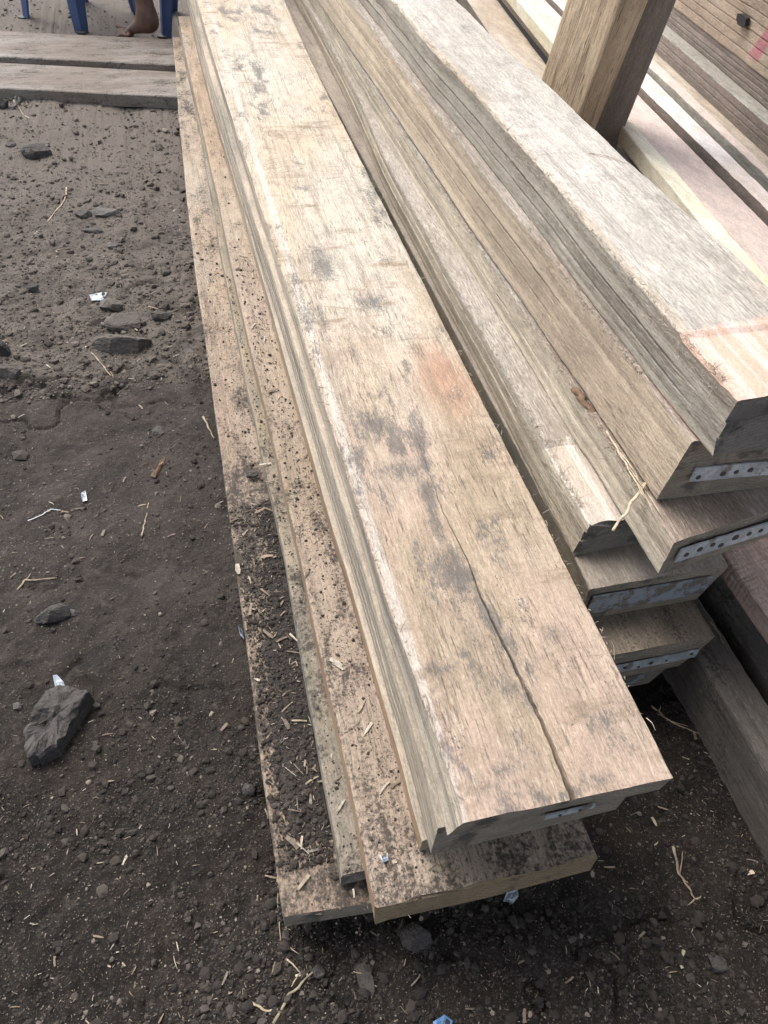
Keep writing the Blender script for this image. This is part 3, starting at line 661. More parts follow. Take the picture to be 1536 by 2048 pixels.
def prism_post(name, base, top, mats, label, group):
    """base/top: 4 corners (x,y,z) each; extruded with subdivisions"""
    n = 60; V = []; Fc = []
    for i in range(n + 1):
        u_ = i / n
        for j in range(4):
            p = np.array(base[j]) * (1 - u_) + np.array(top[j]) * u_
            q = np.array(base[(j + 1) % 4]) * (1 - u_) + np.array(top[(j + 1) % 4]) * u_
            nz = .0025 * float(vnoise(u_ * 30, j * 3.1, 5))
            d = (p - q) / np.linalg.norm(p - q)
            V.append(p + d * nz - (p - q) * .03); V.append(p * .5 + q * .5 + d * 0); V.append(q + (p - q) * .03)
    m_ = 12
    for i in range(n):
        for j in range(m_): k = (j + 1) % m_; Fc.append((i * m_ + j, i * m_ + k, (i + 1) * m_ + k, (i + 1) * m_ + j))
    Fc += [tuple(reversed(range(m_))), tuple(range(n * m_, (n + 1) * m_))]
    # local y = up the post, so that the grain runs along it
    loc = np.mean(np.array(base), axis=0)
    ax = np.mean(np.array(top), axis=0) - loc; ax /= np.linalg.norm(ax)
    R = Vector(ax).to_track_quat('Y', 'Z').to_matrix()
    Ri = R.transposed()
    Vl = [tuple(Ri @ Vector(v - loc)) for v in V]
    o = mesh_obj(name, Vl, Fc, (0, 0, 0), mats)
    o.location = Vector(loc * K); o.rotation_euler = R.to_euler()
    import bmesh
    bm = bmesh.new(); bm.from_mesh(o.data); bmesh.ops.recalc_face_normals(bm, faces=bm.faces); bm.to_mesh(o.data); bm.free()
    tag(o, label, 'post', group)
    return o


def lift(px0, px1, z0, z1, dxy=None):
    """3D corner line: passes photo point px0 at height z0; meets the viewing ray of px1 at height z1 nearest to plumb"""
    return un(*px0, z0), un(*px1, z1)


def corner_line(q0, q1, zb, ztop, depth0):
    """q0,q1 = two photo points on one long edge; depth0 = distance (along view axis) of q0; edge kept as near plumb as possible"""
    def ray(p):
        d = np.array([p[0] - CX, -(p[1] - CY), F]); return np.array([d @ _Xc, d @ _Yc, d @ _Zc]) / F
    eye = np.array([0, 0, EYE]); A = eye + ray(q0) * depth0
    r = ray(q1); best = None
    for s_ in np.linspace(depth0 * .6, depth0 * 1.6, 1200):
        B = eye + r * s_; d = B - A
        if d[2] < .02: continue
        lean = math.hypot(d[0], d[1]) / d[2]
        if best is None or lean < best[0]: best = (lean, B)
    B = best[1]; d = (B - A) / (B - A)[2]
    return A + d * (zb - A[2]), A + d * (ztop - A[2]), best[0]


PB, PT = 0.0, 3.3
D0 = 2.42
c1 = corner_line((1083, 155), (1133, 0), PB, PT, D0 + .05)       # left edge of the wide face
c2_ = corner_line((1158, 235), (1243, 0), PB, PT, D0 - .10)      # front corner
c3 = corner_line((1190, 262), (1298, 0), PB, PT, D0 + .00)       # right edge of the narrow face
ax = (c1[1] - c1[0]); ax2 = (c2_[1] - c2_[0]); mean_ax = (ax + ax2 + (c3[1] - c3[0])) / 3
def mk_corners(b0, b1, b2):
    b3 = b0 + (b2 - b1); return [b0, b1, b2, b3]
base = mk_corners(c1[0], c2_[0], c3[0]); top = mk_corners(c1[1], c2_[1], c3[1])
prism_post('post', base, top, (m_post,), 'pale tan square post with bold grain rising beside the right stack', 'posts beside the right stack')
d1 = corner_line((1180, 262), (1286, 0), PB, PT, D0 + .06)
d2 = corner_line((1233, 295), (1353, 0), PB, PT, D0 + .09)
wv = (d2[0] - d1[0]); wv = wv / np.linalg.norm(wv); nrm = np.array([-wv[1], wv[0], 0]) * .07
base2 = [d1[0], d2[0], d2[0] + nrm, d1[0] + nrm]; top2 = [d1[1], d2[1], d2[1] + nrm, d1[1] + nrm]
prism_post('post', base2, top2, (m_post2,), 'darker brown post standing close behind the pale tan post', 'posts beside the right stack')

# ================================================================ GROUND
BOUND = float(un(200, 765, 0)[1])     # where trodden dark soil meets the rubble strip


def gh(x, y):
    x = np.asarray(x, float); y = np.asarray(y, float)
    h = fbm(x * 1.6, y * 1.6, 3, 11) * .022 + fbm(x * 9, y * 9, 4, 12) * .015
    near = 1 / (1 + np.exp((y - 0.75) / .12))
    rub = 1 / (1 + np.exp(-(y - BOUND + .05 * vnoise(x * 3, y * 0, 8)) / .015))
    mid = (1 - near) * (1 - rub)
    h = h + np.abs(fbm(x * 30, y * 30, 4, 13)) * (.006 + .007 * near + .006 * rub) - np.abs(fbm(x * 75, y * 75, 2, 15)) * .0035
    h = h + rub * .010
    # dents (a trodden print) and cracks in the packed soil
    cr = np.abs(fbm(x * 5 + .3 * vnoise(x * 14, y * 14, 4), y * 5, 3, 21))
    h = h - .016 * np.exp(-(cr / .025) ** 2) * np.clip(vnoise(x * 2.3, y * 2.3, 33) * 3, 0, 1)
    return h - .012


def axis(lo, hi, d, far):
    a_ = list(np.arange(lo, hi, d)); s_ = d; v = a_[-1]
    while v < far: s_ *= 1.18; v += s_; a_.append(v)
    s_ = d; v = a_[0]; pre = []
    while v > -far: s_ *= 1.18; v -= s_; pre.append(v)
    return np.array(pre[::-1] + a_)


gx = axis(-1.35, 1.25, .0062, 60); gy = axis(-.12, 3.0, .0068, 60)
GX, GY = np.meshgrid(gx, gy); amp = np.clip(1 - (np.hypot(GX, GY) - 7) / 20, 0.2, 1)
GZ = gh(GX, GY) * amp
nx, ny = len(gx), len(gy)
vv = np.stack([GX, GY, GZ], -1).reshape(-1, 3) * K
me = bpy.data.meshes.new('ground'); me.vertices.add(len(vv)); me.vertices.foreach_set('co', vv.astype(np.float32).ravel())
ii, jj = np.meshgrid(np.arange(ny - 1), np.arange(nx - 1), indexing='ij')
q = np.stack([ii * nx + jj, ii * nx + jj + 1, (ii + 1) * nx + jj + 1, (ii + 1) * nx + jj], -1).reshape(-1, 4)
me.loops.add(q.size); me.loops.foreach_set('vertex_index', q.ravel().astype(np.int32))
me.polygons.add(len(q)); me.polygons.foreach_set('loop_start', (np.arange(len(q)) * 4).astype(np.int32))
me.update(calc_edges=True); me.validate()
me.polygons.foreach_set('use_smooth', [True] * len(me.polygons))
ground = bpy.data.objects.new('ground', me); COL.objects.link(ground); tag(ground, kind='structure')

t = NT('soil'); tc = t.n('ShaderNodeTexCoord'); P = tc.outputs['Object']
sx = t.n('ShaderNodeSeparateXYZ'); t.l(P, sx.inputs[0]); X, Y, Z = sx.outputs
n1 = t.noise(P, 5, 5, 0.6); n2 = t.noise(P, 45, 6, 0.7); n3 = t.noise(P, 330, 4, 0.7); n4 = t.noise(P, 12, 5, 0.65, 0.5)
dark = t.mix(t.step(n4, .4, .62), (.016, .0135, .012), (.028, .022, .018))
dark = t.mix(t.math('MULTIPLY', t.step(n1, .55, .65), .35), dark, (.050, .034, .024))
midc = t.mix(t.step(n4, .38, .62), (.038, .032, .029), (.060, .050, .044))
farc = t.mix(t.step(n4, .36, .6), (.092, .079, .068), (.15, .128, .110))
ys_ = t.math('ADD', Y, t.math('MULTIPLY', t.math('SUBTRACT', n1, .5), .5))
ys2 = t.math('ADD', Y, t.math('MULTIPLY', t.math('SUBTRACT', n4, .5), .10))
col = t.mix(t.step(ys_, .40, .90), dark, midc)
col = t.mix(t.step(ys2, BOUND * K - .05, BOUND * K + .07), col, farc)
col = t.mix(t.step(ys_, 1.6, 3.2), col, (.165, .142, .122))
col = t.mix(t.step(n2, .56, .72), col, t.mix(.5, col, (.16, .13, .11)))
n5 = t.noise(P, 700, 3, 0.8); n6 = t.noise(P, 130, 5, 0.8)
col = t.mix(t.math('MULTIPLY', t.step(n6, .50, .66), .45), col, t.mix(.35, col, (.22, .185, .155)))
col = t.mix(t.math('MULTIPLY', t.step(n3, .58, .72), .55), col, (.20, .165, .13))
col = t.mix(t.math('MULTIPLY', t.step(n5, .60, .70), .5), col, (.26, .22, .18))
col = t.mix(t.math('MULTIPLY', t.math('SUBTRACT', 1.0, t.step(n3, .30, .44)), .6), col, (.014, .012, .011))
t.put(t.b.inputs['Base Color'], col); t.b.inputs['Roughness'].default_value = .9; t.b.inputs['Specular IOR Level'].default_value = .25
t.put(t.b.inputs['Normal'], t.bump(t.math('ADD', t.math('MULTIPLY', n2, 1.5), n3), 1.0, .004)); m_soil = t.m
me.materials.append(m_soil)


def island_mat(name, cols, rough=.85, scale=90, var=.5):
    t = NT(name); g_ = t.n('ShaderNodeNewGeometry'); tc = t.n('ShaderNodeTexCoord')
    r = t.n('ShaderNodeValToRGB'); t.l(g_.outputs['Random Per Island'], r.inputs[0])
    el = r.color_ramp.elements; el[0].color = (*cols[0], 1); el[1].color = (*cols[-1], 1); el[1].position = 1.0
    for i, c_ in enumerate(cols[1:-1]): e = el.new((i + 1) / (len(cols) - 1)); e.color = (*c_, 1)
    n_ = t.noise(tc.outputs['Object'], scale, 4, .65)
    col = t.mix(t.math('MULTIPLY', t.math('SUBTRACT', 1, t.step(n_, .3, .6)), var), r.outputs[0], (.03, .025, .022))
    t.put(t.b.inputs['Base Color'], col); t.b.inputs['Roughness'].default_value = rough
    t.put(t.b.inputs['Normal'], t.bump(n_, .6, .002)); return t.m


m_crumb = island_mat('soil_crumbs', [(.020, .017, .015), (.038, .031, .026), (.024, .020, .018), (.058, .045, .036), (.030, .025, .022), (.085, .07, .06)], .95, 300, .5)
m_crumbf = island_mat('dry_crumbs', [(.07, .058, .05), (.13, .105, .088), (.06, .05, .045), (.18, .15, .125), (.10, .085, .075)], .95, 300, .4)
m_chip = island_mat('wood_chips', [(.34, .26, .18), (.16, .12, .09), (.24, .18, .13), (.48, .41, .31), (.14, .11, .085), (.28, .21, .15), (.20, .16, .12), (.58, .52, .43), (.12, .095, .08)], .85, 160, .5)

_ph = (1 + 5 ** .5) / 2
ICO_V = np.array([(-1, _ph, 0), (1, _ph, 0), (-1, -_ph, 0), (1, -_ph, 0), (0, -1, _ph), (0, 1, _ph), (0, -1, -_ph), (0, 1, -_ph), (_ph, 0, -1), (_ph, 0, 1), (-_ph, 0, -1), (-_ph, 0, 1)]) / 1.902
ICO_F = np.array([(0, 11, 5), (0, 5, 1), (0, 1, 7), (0, 7, 10), (0, 10, 11), (1, 5, 9), (5, 11, 4), (11, 10, 2), (10, 7, 6), (7, 1, 8), (3, 9, 4), (3, 4, 2), (3, 2, 6), (3, 6, 8), (3, 8, 9), (4, 9, 5), (2, 4, 11), (6, 2, 10), (8, 6, 7), (9, 8, 1)])


def bulk(name, V, Fc, mat, label, cat, smooth=False):
    V = np.concatenate(V) * K; Fc = np.concatenate(Fc); k = Fc.shape[1]
    me = bpy.data.meshes.new(name); me.vertices.add(len(V)); me.vertices.foreach_set('co', V.astype(np.float32).ravel())
    me.loops.add(Fc.size); me.loops.foreach_set('vertex_index', Fc.ravel().astype(np.int32))
    me.polygons.add(len(Fc)); me.polygons.foreach_set('loop_start', (np.arange(len(Fc)) * k).astype(np.int32))
    me.update(calc_edges=True); me.materials.append(mat)
    me.polygons.foreach_set('use_smooth', [smooth] * len(Fc))
    o = bpy.data.objects.new(name, me); COL.objects.link(o); tag(o, label, cat, None, 'stuff'); return o


def crumbs(pts, sizes):
    V = []; Fc = []; b_ = 0
    for (x, y, z), s_ in zip(pts, sizes):
        v = ICO_V * (1 + (RNG.random((12, 1)) - .5) * .7) * (s_ * np.array([1 + .5 * RNG.random(), 1 + .4 * RNG.random(), .65 + .3 * RNG.random()]))
        a_ = RNG.random() * 6.28; c, s2 = math.cos(a_), math.sin(a_)
        v = np.stack([v[:, 0] * c - v[:, 1] * s2, v[:, 0] * s2 + v[:, 1] * c, v[:, 2]], -1) + (x, y, z + s_ * .25)
        V.append(v); Fc.append(ICO_F + b_); b_ += 12
    return V, Fc


def slivers(pts, lens, thin=.1, curl=.5):
    V = []; Fc = []; b_ = 0
    for (x, y, z), L_ in zip(pts, lens):
        n = 4; a_ = RNG.random() * 6.28; bend = (RNG.random() - .5) * curl * 2; w = L_ * thin * math.exp(RNG.normal() * .45); hgt = max(.0005, w * .18)
        px_, py_ = x, y; rows = []; tl = (RNG.random() - .3) * .18; sk_ = RNG.uniform(.2, .8); tp_ = RNG.uniform(.2, .9)
        for i in range(n):
            aa = a_ + bend * i; u_ = i / (n - 1); ww = w * (1 - tp_ * abs(u_ - sk_)) * RNG.uniform(.7, 1.2)
            nx_, ny_ = -math.sin(aa) * ww / 2, math.cos(aa) * ww / 2; zz = z + .0012 + L_ * tl * (u_ - .3) * (1 if u_ > .3 else 0) + L_ * .05 * math.sin(u_ * 3.1)
            rows.append([(px_ + nx_, py_ + ny_, zz), (px_ - nx_, py_ - ny_, zz), (px_ - nx_, py_ - ny_, zz + hgt), (px_ + nx_, py_ + ny_, zz + hgt)])
            px_ += math.cos(aa) * L_ / (n - 1); py_ += math.sin(aa) * L_ / (n - 1)
        v = np.array(rows).reshape(-1, 3); f = []
        for i in range(n - 1):
            for j in range(4): f.append((i * 4 + j, i * 4 + (j + 1) % 4, (i + 1) * 4 + (j + 1) % 4, (i + 1) * 4 + j))
        f += [(3, 2, 1, 0), (12, 13, 14, 15)]
        V.append(v); Fc.append(np.array(f) + b_); b_ += 16
    return V, Fc


def ground_pts(n, box, world_frac=.3):
    out = []
    while len(out) < n:
        if RNG.random() < world_frac: x, y = RNG.uniform(-1.8, 1.6), RNG.uniform(-.25, 4.2)
        else:
            p = un(RNG.uniform(box[0], box[2]), RNG.uniform(box[1], box[3]), 0); x, y = p[0], p[1]
        if .06 < x < .86 and y > .62: continue
        if y < -.4 or y > 7: continue
        out.append((x, y))
    a_ = np.array(out); return np.column_stack([a_, gh(a_[:, 0], a_[:, 1])])


pn = ground_pts(27000, (-60, 740, 1600, 2100)); pn = pn[pn[:, 1] < BOUND + .05]
sz = .0012 * np.exp(RNG.exponential(.42, len(pn))); sz = np.minimum(sz * (1 + .2 * (pn[:, 1] < .6)), .0075)
clump = 0.5 + vnoise(pn[:, 0] * 7, pn[:, 1] * 7, 44); nearw = 1 / (1 + np.exp((pn[:, 1] - .8) / .15)); keep = RNG.random(len(pn)) < np.clip((clump * 1.6) ** 2 * (.35 + 1.1 * nearw), .05, 1)
V, Fc = crumbs(pn[keep], sz[keep]); bulk('soil_crumbs', V, Fc, m_crumb, 'dark crumbs of soil scattered over the ground in front', 'soil')
pg = ground_pts(26000, (-60, 0, 1600, 2100), .1)
V, Fc = crumbs(pg, .0007 * np.exp(RNG.exponential(.3, len(pg))) * (1 + .5 * (pg[:, 1] > 1.2))); m_grit = island_mat('grit', [(.05, .042, .037), (.10, .085, .07), (.035, .03, .027), (.20, .17, .14), (.07, .06, .05), (.30, .26, .21), (.05, .04, .035)], .95, 300, .3)
bulk('grit', V, Fc, m_grit, 'fine pale and dark grit lying over the whole yard', 'grit')
pf = ground_pts(13000, (-60, 0, 460, 800), .15); pf = pf[pf[:, 1] > BOUND - .03]
sz = .0015 * np.exp(RNG.exponential(.45, len(pf))); sz = np.minimum(sz, .011)
V, Fc = crumbs(pf, sz); bulk('gravel', V, Fc, m_crumbf, 'dry grey brown crumbs and gravel behind the dark soil', 'gravel')
pc = ground_pts(11500, (-60, 0, 1600, 2100), .2)
cl_ = .5 + fbm(pc[:, 0] * 3.5, pc[:, 1] * 3.5, 3, 71) * 1.3; pc = pc[RNG.random(len(pc)) < np.clip(cl_ + .25 * (pc[:, 1] > BOUND), .12, 1)]
ln = .0026 * np.exp(RNG.exponential(.5, len(pc))); ln = np.where(pc[:, 1] > BOUND, ln * 1.7, ln); ln = np.minimum(ln, .020 + .01 * (pc[:, 1] > BOUND))
V, Fc = slivers(pc, ln, .13, .14); bulk('wood_shavings', V, Fc, m_chip, 'pale wood shavings and straw bits strewn over the soil', 'wood shavings')

# soil and shavings lying on the two lowest boards
hy = np.arange(.30, 1.75, .004); hu = np.linspace(0, 1, 46)
HX = []; HZ = []
for y in hy:
    xa, xb = float(A1l(y)) + .006, float(A2l(y)) + .002
    x = xa + (xb - xa) * hu
    rise = np.clip((y - .42) / .10, 0, 1) * np.clip((1.42 - y) / .45, 0, 1)
    edge_ = .42 - .30 * np.clip((1.0 - y) / .4, 0, 1)
    mk = (hu - edge_) / .35 + fbm(x * 22, y * 22 + 0 * x, 3, 61) * 1.0
    h = np.clip(mk, -1, 1) * .013 * rise - .0045 + np.abs(fbm(x * 70, y * 70 + 0 * x, 3, 62)) * .006 * rise
    h = h * np.clip((1 - hu) / .03 + .35, 0, 1)
    HX.append(x); HZ.append(zA1 + h)
HX = np.array(HX); HZ = np.array(HZ); HY = np.repeat(hy[:, None], len(hu), 1)
idx = np.arange(HX.size).reshape(HX.shape); ok = HZ > zA1 + .0008
fm_ = ok[:-1, :-1] | ok[1:, :-1] | ok[:-1, 1:] | ok[1:, 1:]
q = np.stack([idx[:-1, :-1], idx[:-1, 1:], idx[1:, 1:], idx[1:, :-1]], -1)[fm_]
m_heap = simple('loose_soil', (.040, .033, .029), .95, .45, 120, 0, .004)
bulk('loose_soil', [np.stack([HX, HY, HZ], -1).reshape(-1, 3)], [q], m_heap, 'black soil heaped on the bottom board of the left stack', 'soil', True)
pts = []; 
while len(pts) < 7500:
    y = RNG.uniform(.42, 1.25) if RNG.random() < .93 else RNG.uniform(.3, 2.6)
    xa, xb = float(A1l(y)), float(A2l(y)); u_ = RNG.random() ** .7
    x = xa + .004 + (xb - xa - .008) * u_
    r = int(np.clip((y - .30) / .004, 0, len(hy) - 1)); zz = zA1
    if .3 < y < 1.7: zz = max(zA1, float(np.interp(x, HX[r], HZ[r])))
    pts.append((x, y, zz))
pts = np.array(pts); sz = .00075 * np.exp(RNG.exponential(.45, len(pts))); sz = np.minimum(sz, .0048)
V, Fc = crumbs(pts, sz); bulk('soil_crumbs', V, Fc, m_crumb, 'small dark crumbs lying on the bottom board', 'soil')
sel = RNG.random(len(pts)) < .055; ln = .0035 * np.exp(RNG.exponential(.65, sel.sum())); ln = np.minimum(ln, .028)
V, Fc = slivers(pts[sel] + (0, 0, .001), ln, .16, .12)
pts = []
for _ in range(1500):     # specks on the speckled board and the mossy strip
    y = RNG.uniform(.28, 2.2) if RNG.random() < .8 else RNG.uniform(.28, 4); u_ = RNG.random()
    if RNG.random() < .7: x = float(A3l(y)) + .01 + u_ * (.06 + .03 * (y < .8)); z_ = zA3
    else: x = float(A2l(y)) + .005 + u_ * (float(A3l(y)) - float(A2l(y)) - .01); z_ = zA2
    pts.append((x, y, z_ + .0005))
pts = np.array(pts); s2 = RNG.random(len(pts)) < .14; ln2 = .005 * np.exp(RNG.exponential(.6, s2.sum())); ln2 = np.minimum(ln2, .028)
V2, F2 = slivers(pts[s2], ln2, .15, .12); off = sum(len(v) for v in V)
bulk('wood_shavings', V + V2, Fc + [f + off for f in F2], m_chip, 'pale shavings lying on the two lowest boards', 'wood shavings')
V, Fc = crumbs(pts[~s2], np.minimum(.0008 * np.exp(RNG.exponential(.4, (~s2).sum())), .003))
bulk('soil_crumbs', V, Fc, m_crumb, 'fine dark specks lying on the speckled board', 'soil')
# torn fibres standing on the sawn edges of the right stack
pts = []; edges = [(B5l, z5, .92, 4.2), (B4l, z4, .80, 4.0), (B3l, z3, .85, 3.8), (Tl, zT, .75, 4.2), (Ml, zM, .35, 2.2), (Mr, zM, .4, 3.5)]
V = []; Fc = []; b_ = 0
for fn, zz, ya, yb in edges:
    for _ in range(300 if zz == zM else 1300):
        y = ya + (yb - ya) * RNG.random() ** (1.0 if zz == zM else 1.5); x = float(fn(y)); L_ = .0035 * math.exp(RNG.exponential(.6)); L_ = min(L_, .03)
        a_ = RNG.random() * 6.28; w = .0006
        p0 = np.array([x + RNG.uniform(-.002, .004), y, zz - RNG.random() * .03 * (RNG.random() < .5)])
        p1 = p0 + (math.cos(a_) * L_, math.sin(a_) * L_, L_ * RNG.uniform(-.3, .7)); pm = (p0 + p1) / 2 + (0, 0, L_ * .2)
        sd_ = np.array([-math.sin(a_) * w, math.cos(a_) * w, 0]); up_ = np.array([0, 0, w])
        rows = []
        for p, k in ((p0, 1), (pm, .8), (p1, .3)): rows += [p + sd_ * k, p - sd_ * k, p + up_ * 1.6 * k]
        V.append(np.array(rows)); Fc.append(np.array([(i * 3 + j, i * 3 + (j + 1) % 3, (i + 1) * 3 + (j + 1) % 3, (i + 1) * 3 + j) for i in range(2) for j in range(3)]) + b_); b_ += 9
m_fib = island_mat('fibres', [(.50, .43, .33), (.40, .33, .25), (.62, .56, .46), (.34, .28, .2), (.56, .49, .39)], .85, 160, .2)
bulk('wood_fibres', V, Fc, m_fib, 'fine torn fibres bristling from the sawn edges', 'wood fibres')

# ================================================================ STONES, SCRAPS, STALKS
def stone_mat(name, c, c2, dust=.3):
    t = NT(name); tc = t.n('ShaderNodeTexCoord'); P = tc.outputs['Object']; gm = t.n('ShaderNodeNewGeometry')
    a = t.noise(P, 38, 6, .7); b = t.noise(P, 220, 4, .7)
    col = t.mix(t.step(a, .38, .62), c, c2); col = t.mix(t.math('MULTIPLY', t.step(b, .5, .66), .5), col, tuple(x * 1.7 for x in c2))
    sz_ = t.n('ShaderNodeSeparateXYZ'); t.l(gm.outputs['Normal'], sz_.inputs[0])
    col = t.mix(t.math('MULTIPLY', t.step(t.math('ADD', sz_.outputs[2], t.math('MULTIPLY', a, 1.1)), .95, 1.5), dust), col, (.13, .108, .092))
    t.put(t.b.inputs['Base Color'], col); t.b.inputs['Roughness'].default_value = .75
    t.put(t.b.inputs['Normal'], t.bump(t.math('ADD', t.math('MULTIPLY', a, 2), b), .9, .004)); return t.m
m_st1 = stone_mat('stone_dark', (.034, .032, .033), (.062, .059, .058), .35)
m_st2 = stone_mat('stone_grey', (.10, .098, .095), (.15, .145, .14), .5)
m_st3 = stone_mat('stone_dusty', (.075, .068, .062), (.11, .098, .088), .8)


def ico(sub):
    v = [tuple(p) for p in ICO_V]; f = [tuple(x) for x in ICO_F]
    for _ in range(sub):
        cache = {}; nf = []
        def mid(a_, b__):
            k = (min(a_, b__), max(a_, b__))
            if k not in cache:
                p = (np.array(v[a_]) + np.array(v[b__])) / 2; p /= np.linalg.norm(p); v.append(tuple(p)); cache[k] = len(v) - 1
            return cache[k]
        for a_, b__, c_ in f:
            x, y, z = mid(a_, b__), mid(b__, c_), mid(c_, a_); nf += [(a_, x, z), (b__, y, x), (c_, z, y), (x, y, z)]
        f = nf
    return np.array(v), f
I3 = ico(4)


def rock(px, py, wpx, ratio, hgt, mat, label, seed, facets=7, rot=0, group='loose stones on the soil', on=None):
    c = un(px, py, 0 if on is None else on)
    a_ = un(px - wpx / 2, py, c[2]); b__ = un(px + wpx / 2, py, c[2]); w = np.linalg.norm(b__ - a_) / 2
    rg = np.random.default_rng(seed); v = I3[0].copy()
    for _ in range(facets * 2):
        n_ = rg.normal(size=3); n_ /= np.linalg.norm(n_); d_ = .55 + .3 * rg.random()
        s_ = v @ n_; ex_ = np.clip(s_ - d_, 0, None); v = v - ex_[:, None] * n_ * .92
    v = v * (1 + .13 * fbm(v[:, 0] * 2.5 + v[:, 2], v[:, 1] * 2.5 + seed, 3, seed)[:, None] + .05 * fbm(v[:, 0] * 11 + v[:, 2] * 5, v[:, 1] * 11 + v[:, 2] * 7, 4, seed + 1)[:, None])
    v = v / np.abs(v).max(axis=0)
    v = v * np.array([w, w * ratio, hgt]); cc, ss = math.cos(rot), math.sin(rot)
    v = np.stack([v[:, 0] * cc - v[:, 1] * ss, v[:, 0] * ss + v[:, 1] * cc, v[:, 2]], -1)
    z0 = float(gh(c[0], c[1])) if on is None else on
    loc = (float(c[0]), float(c[1]), z0)
    v = v + np.array([c[0], c[1], z0 + hgt * (.28 if on is None else .95)])
    o = mesh_obj('rock' if wpx > 28 else 'stone', v, I3[1], loc, (mat,), smooth=False)
    tag(o, label, 'rock' if wpx > 28 else 'stone', group); return o


rock(76, 308, 66, .8, .035, m_st1, 'dark angular rock with pale facets, largest stone near the crossing boards', 3)
rock(20, 290, 26, .8, .016, m_st1, 'small black stone just left of the dark angular rock', 5)
rock(6, 218, 30, .9, .04, m_st1, 'blackish lump at the left photo edge below the crossing boards', 6)
rock(212, 430, 60, .5, .018, m_st2, 'flat light grey stone, middle of the dusty strip', 8)
rock(166, 432, 36, .8, .016, m_st1, 'dark stone touching the left side of the flat light grey stone', 9)
rock(185, 462, 44, .5, .012, m_st1, 'low dark stone just below the flat light grey stone', 10)
rock(226, 490, 26, 1.0, .012, m_st2, 'small grey five sided chip lying below the flat light grey stone', 12)
rock(222, 606, 54, .9, .022, m_st3, 'dusty brown grey stone under the foil scrap', 13)
rock(250, 645, 84, .7, .028, m_st3, 'rounded dusty clod between the brown grey stone and the wide slab', 14)
rock(245, 692, 122, .42, .038, m_st3, 'wide dusty slab shaped rock, largest in the group of three', 15, 4)
rock(322, 634, 42, .7, .02, m_st3, 'brown clod right of the three grouped rocks, near the plank edge', 16)
rock(8, 708, 38, .8, .035, m_st1, 'black broken rock at the left edge above the dark soil', 17)
rock(22, 752, 56, .5, .022, m_st3, 'flat dusty stone at the left edge on the border of the dark soil', 18)
rock(65, 578, 28, .9, .02, m_st1, 'dark pebble left of the foil scrap', 19)
rock(330, 545, 24, 1.2, .014, m_st1, 'slim dark pebble close to the plank, right of the straw', 20)
rock(105, 1228, 72, .6, .022, m_st1, 'dark soil clod lying above the white feather', 21)
rock(145, 1222, 22, .8, .008, m_st2, 'tiny pale pebble at the right end of the dark soil clod', 22)
rock(834, 1876, 68, .8, .020, m_st1, 'round dark stone lying in front of the stack ends', 23, 3)
rock(504, 953, 30, .6, .008, m_st1, 'black stone resting on the soil covered bottom board', 24, on=zA1 + .004)
rock(500, 1577, 34, .9, .014, m_st1, 'dark clod touching the left side of the bottom board', 25)
rock(318, 857, 30, 1.2, .012, m_st1, 'dark clod in the packed soil left of the bottom board', 26)
rock(33, 1408, 20, 1, .007, m_st2, 'small square grey pebble left of the big angular slab', 27)
rock(1437, 1926, 42, .9, .010, m_st1, 'low dark stone in the crumbly soil at the lower right', 28)
rock(732, 1960, 34, 2.0, .008, m_st1, 'long dark flake of earth below the round stone', 29, rot=.1)
rock(636, 1945, 26, 1, .01, m_st1, 'dark clod beside the thick straw', 30)


def slab(outline_px, hgt, mat, label, name, cat, lift_=0.0, seed=1, group=None):
    P_ = [un(p[0], p[1], .0) for p in outline_px]; n = 8; ring = []
    for i in range(len(P_)):
        a_, b__ = P_[i], P_[(i + 1) % len(P_)]
        for k in range(n): p = a_ + (b__ - a_) * k / n; d_ = .009 * vnoise(p[0] * 60, p[1] * 60, seed) + .004 * vnoise(p[0] * 190, p[1] * 190, seed); ring.append(p + np.array([d_, d_, 0]))
    ring = np.array(ring); c = ring.mean(axis=0); z0 = float(gh(c[0], c[1])) - .004
    V = []; lv = [(1.05, 0), (1.02, .55), (1.0, .95), (.93, 1.02), (.7, 1.08), (.45, 1.0), (.2, 1.1)]
    for sc_, hh in lv:
        q_ = c + (ring - c) * sc_; nz = fbm(q_[:, 0] * 26, q_[:, 1] * 26, 4, seed) * .028 * (hh > .5)
        V.append(np.column_stack([q_[:, 0] + fbm(q_[:, 1] * 60, q_[:, 0] * 60 + hh * 9, 2, 3) * .003, q_[:, 1], z0 + hgt * hh + nz]))
    V.append(np.array([[c[0], c[1], z0 + hgt]])); m_ = len(ring); Fc = []
    for i in range(len(lv) - 1):
        for j in range(m_): k = (j + 1) % m_; Fc.append((i * m_ + j, i * m_ + k, (i + 1) * m_ + k, (i + 1) * m_ + j))
    for j in range(m_): Fc.append(((len(lv) - 1) * m_ + j, (len(lv) - 1) * m_ + (j + 1) % m_, len(lv) * m_))
    o = mesh_obj(name, np.concatenate(V), Fc, (float(c[0]), float(c[1]), z0), (mat,)); tag(o, label, cat, group); return o


slab([(62, 1530), (50, 1475), (95, 1395), (128, 1378), (176, 1380), (182, 1392), (150, 1450), (118, 1508)], .036, m_st1, 'large dark angular slab of rock next to the white feather, lower left', 'rock', 'rock', seed=4, group='loose stones on the soil')
slab([(18, 218), (34, 200), (52, 184), (54, 190), (40, 210), (30, 222)], .014, m_st2, 'grey slate shard leaning below the nearer crossing board', 'stone', 'stone', seed=5, group='loose stones on the soil')


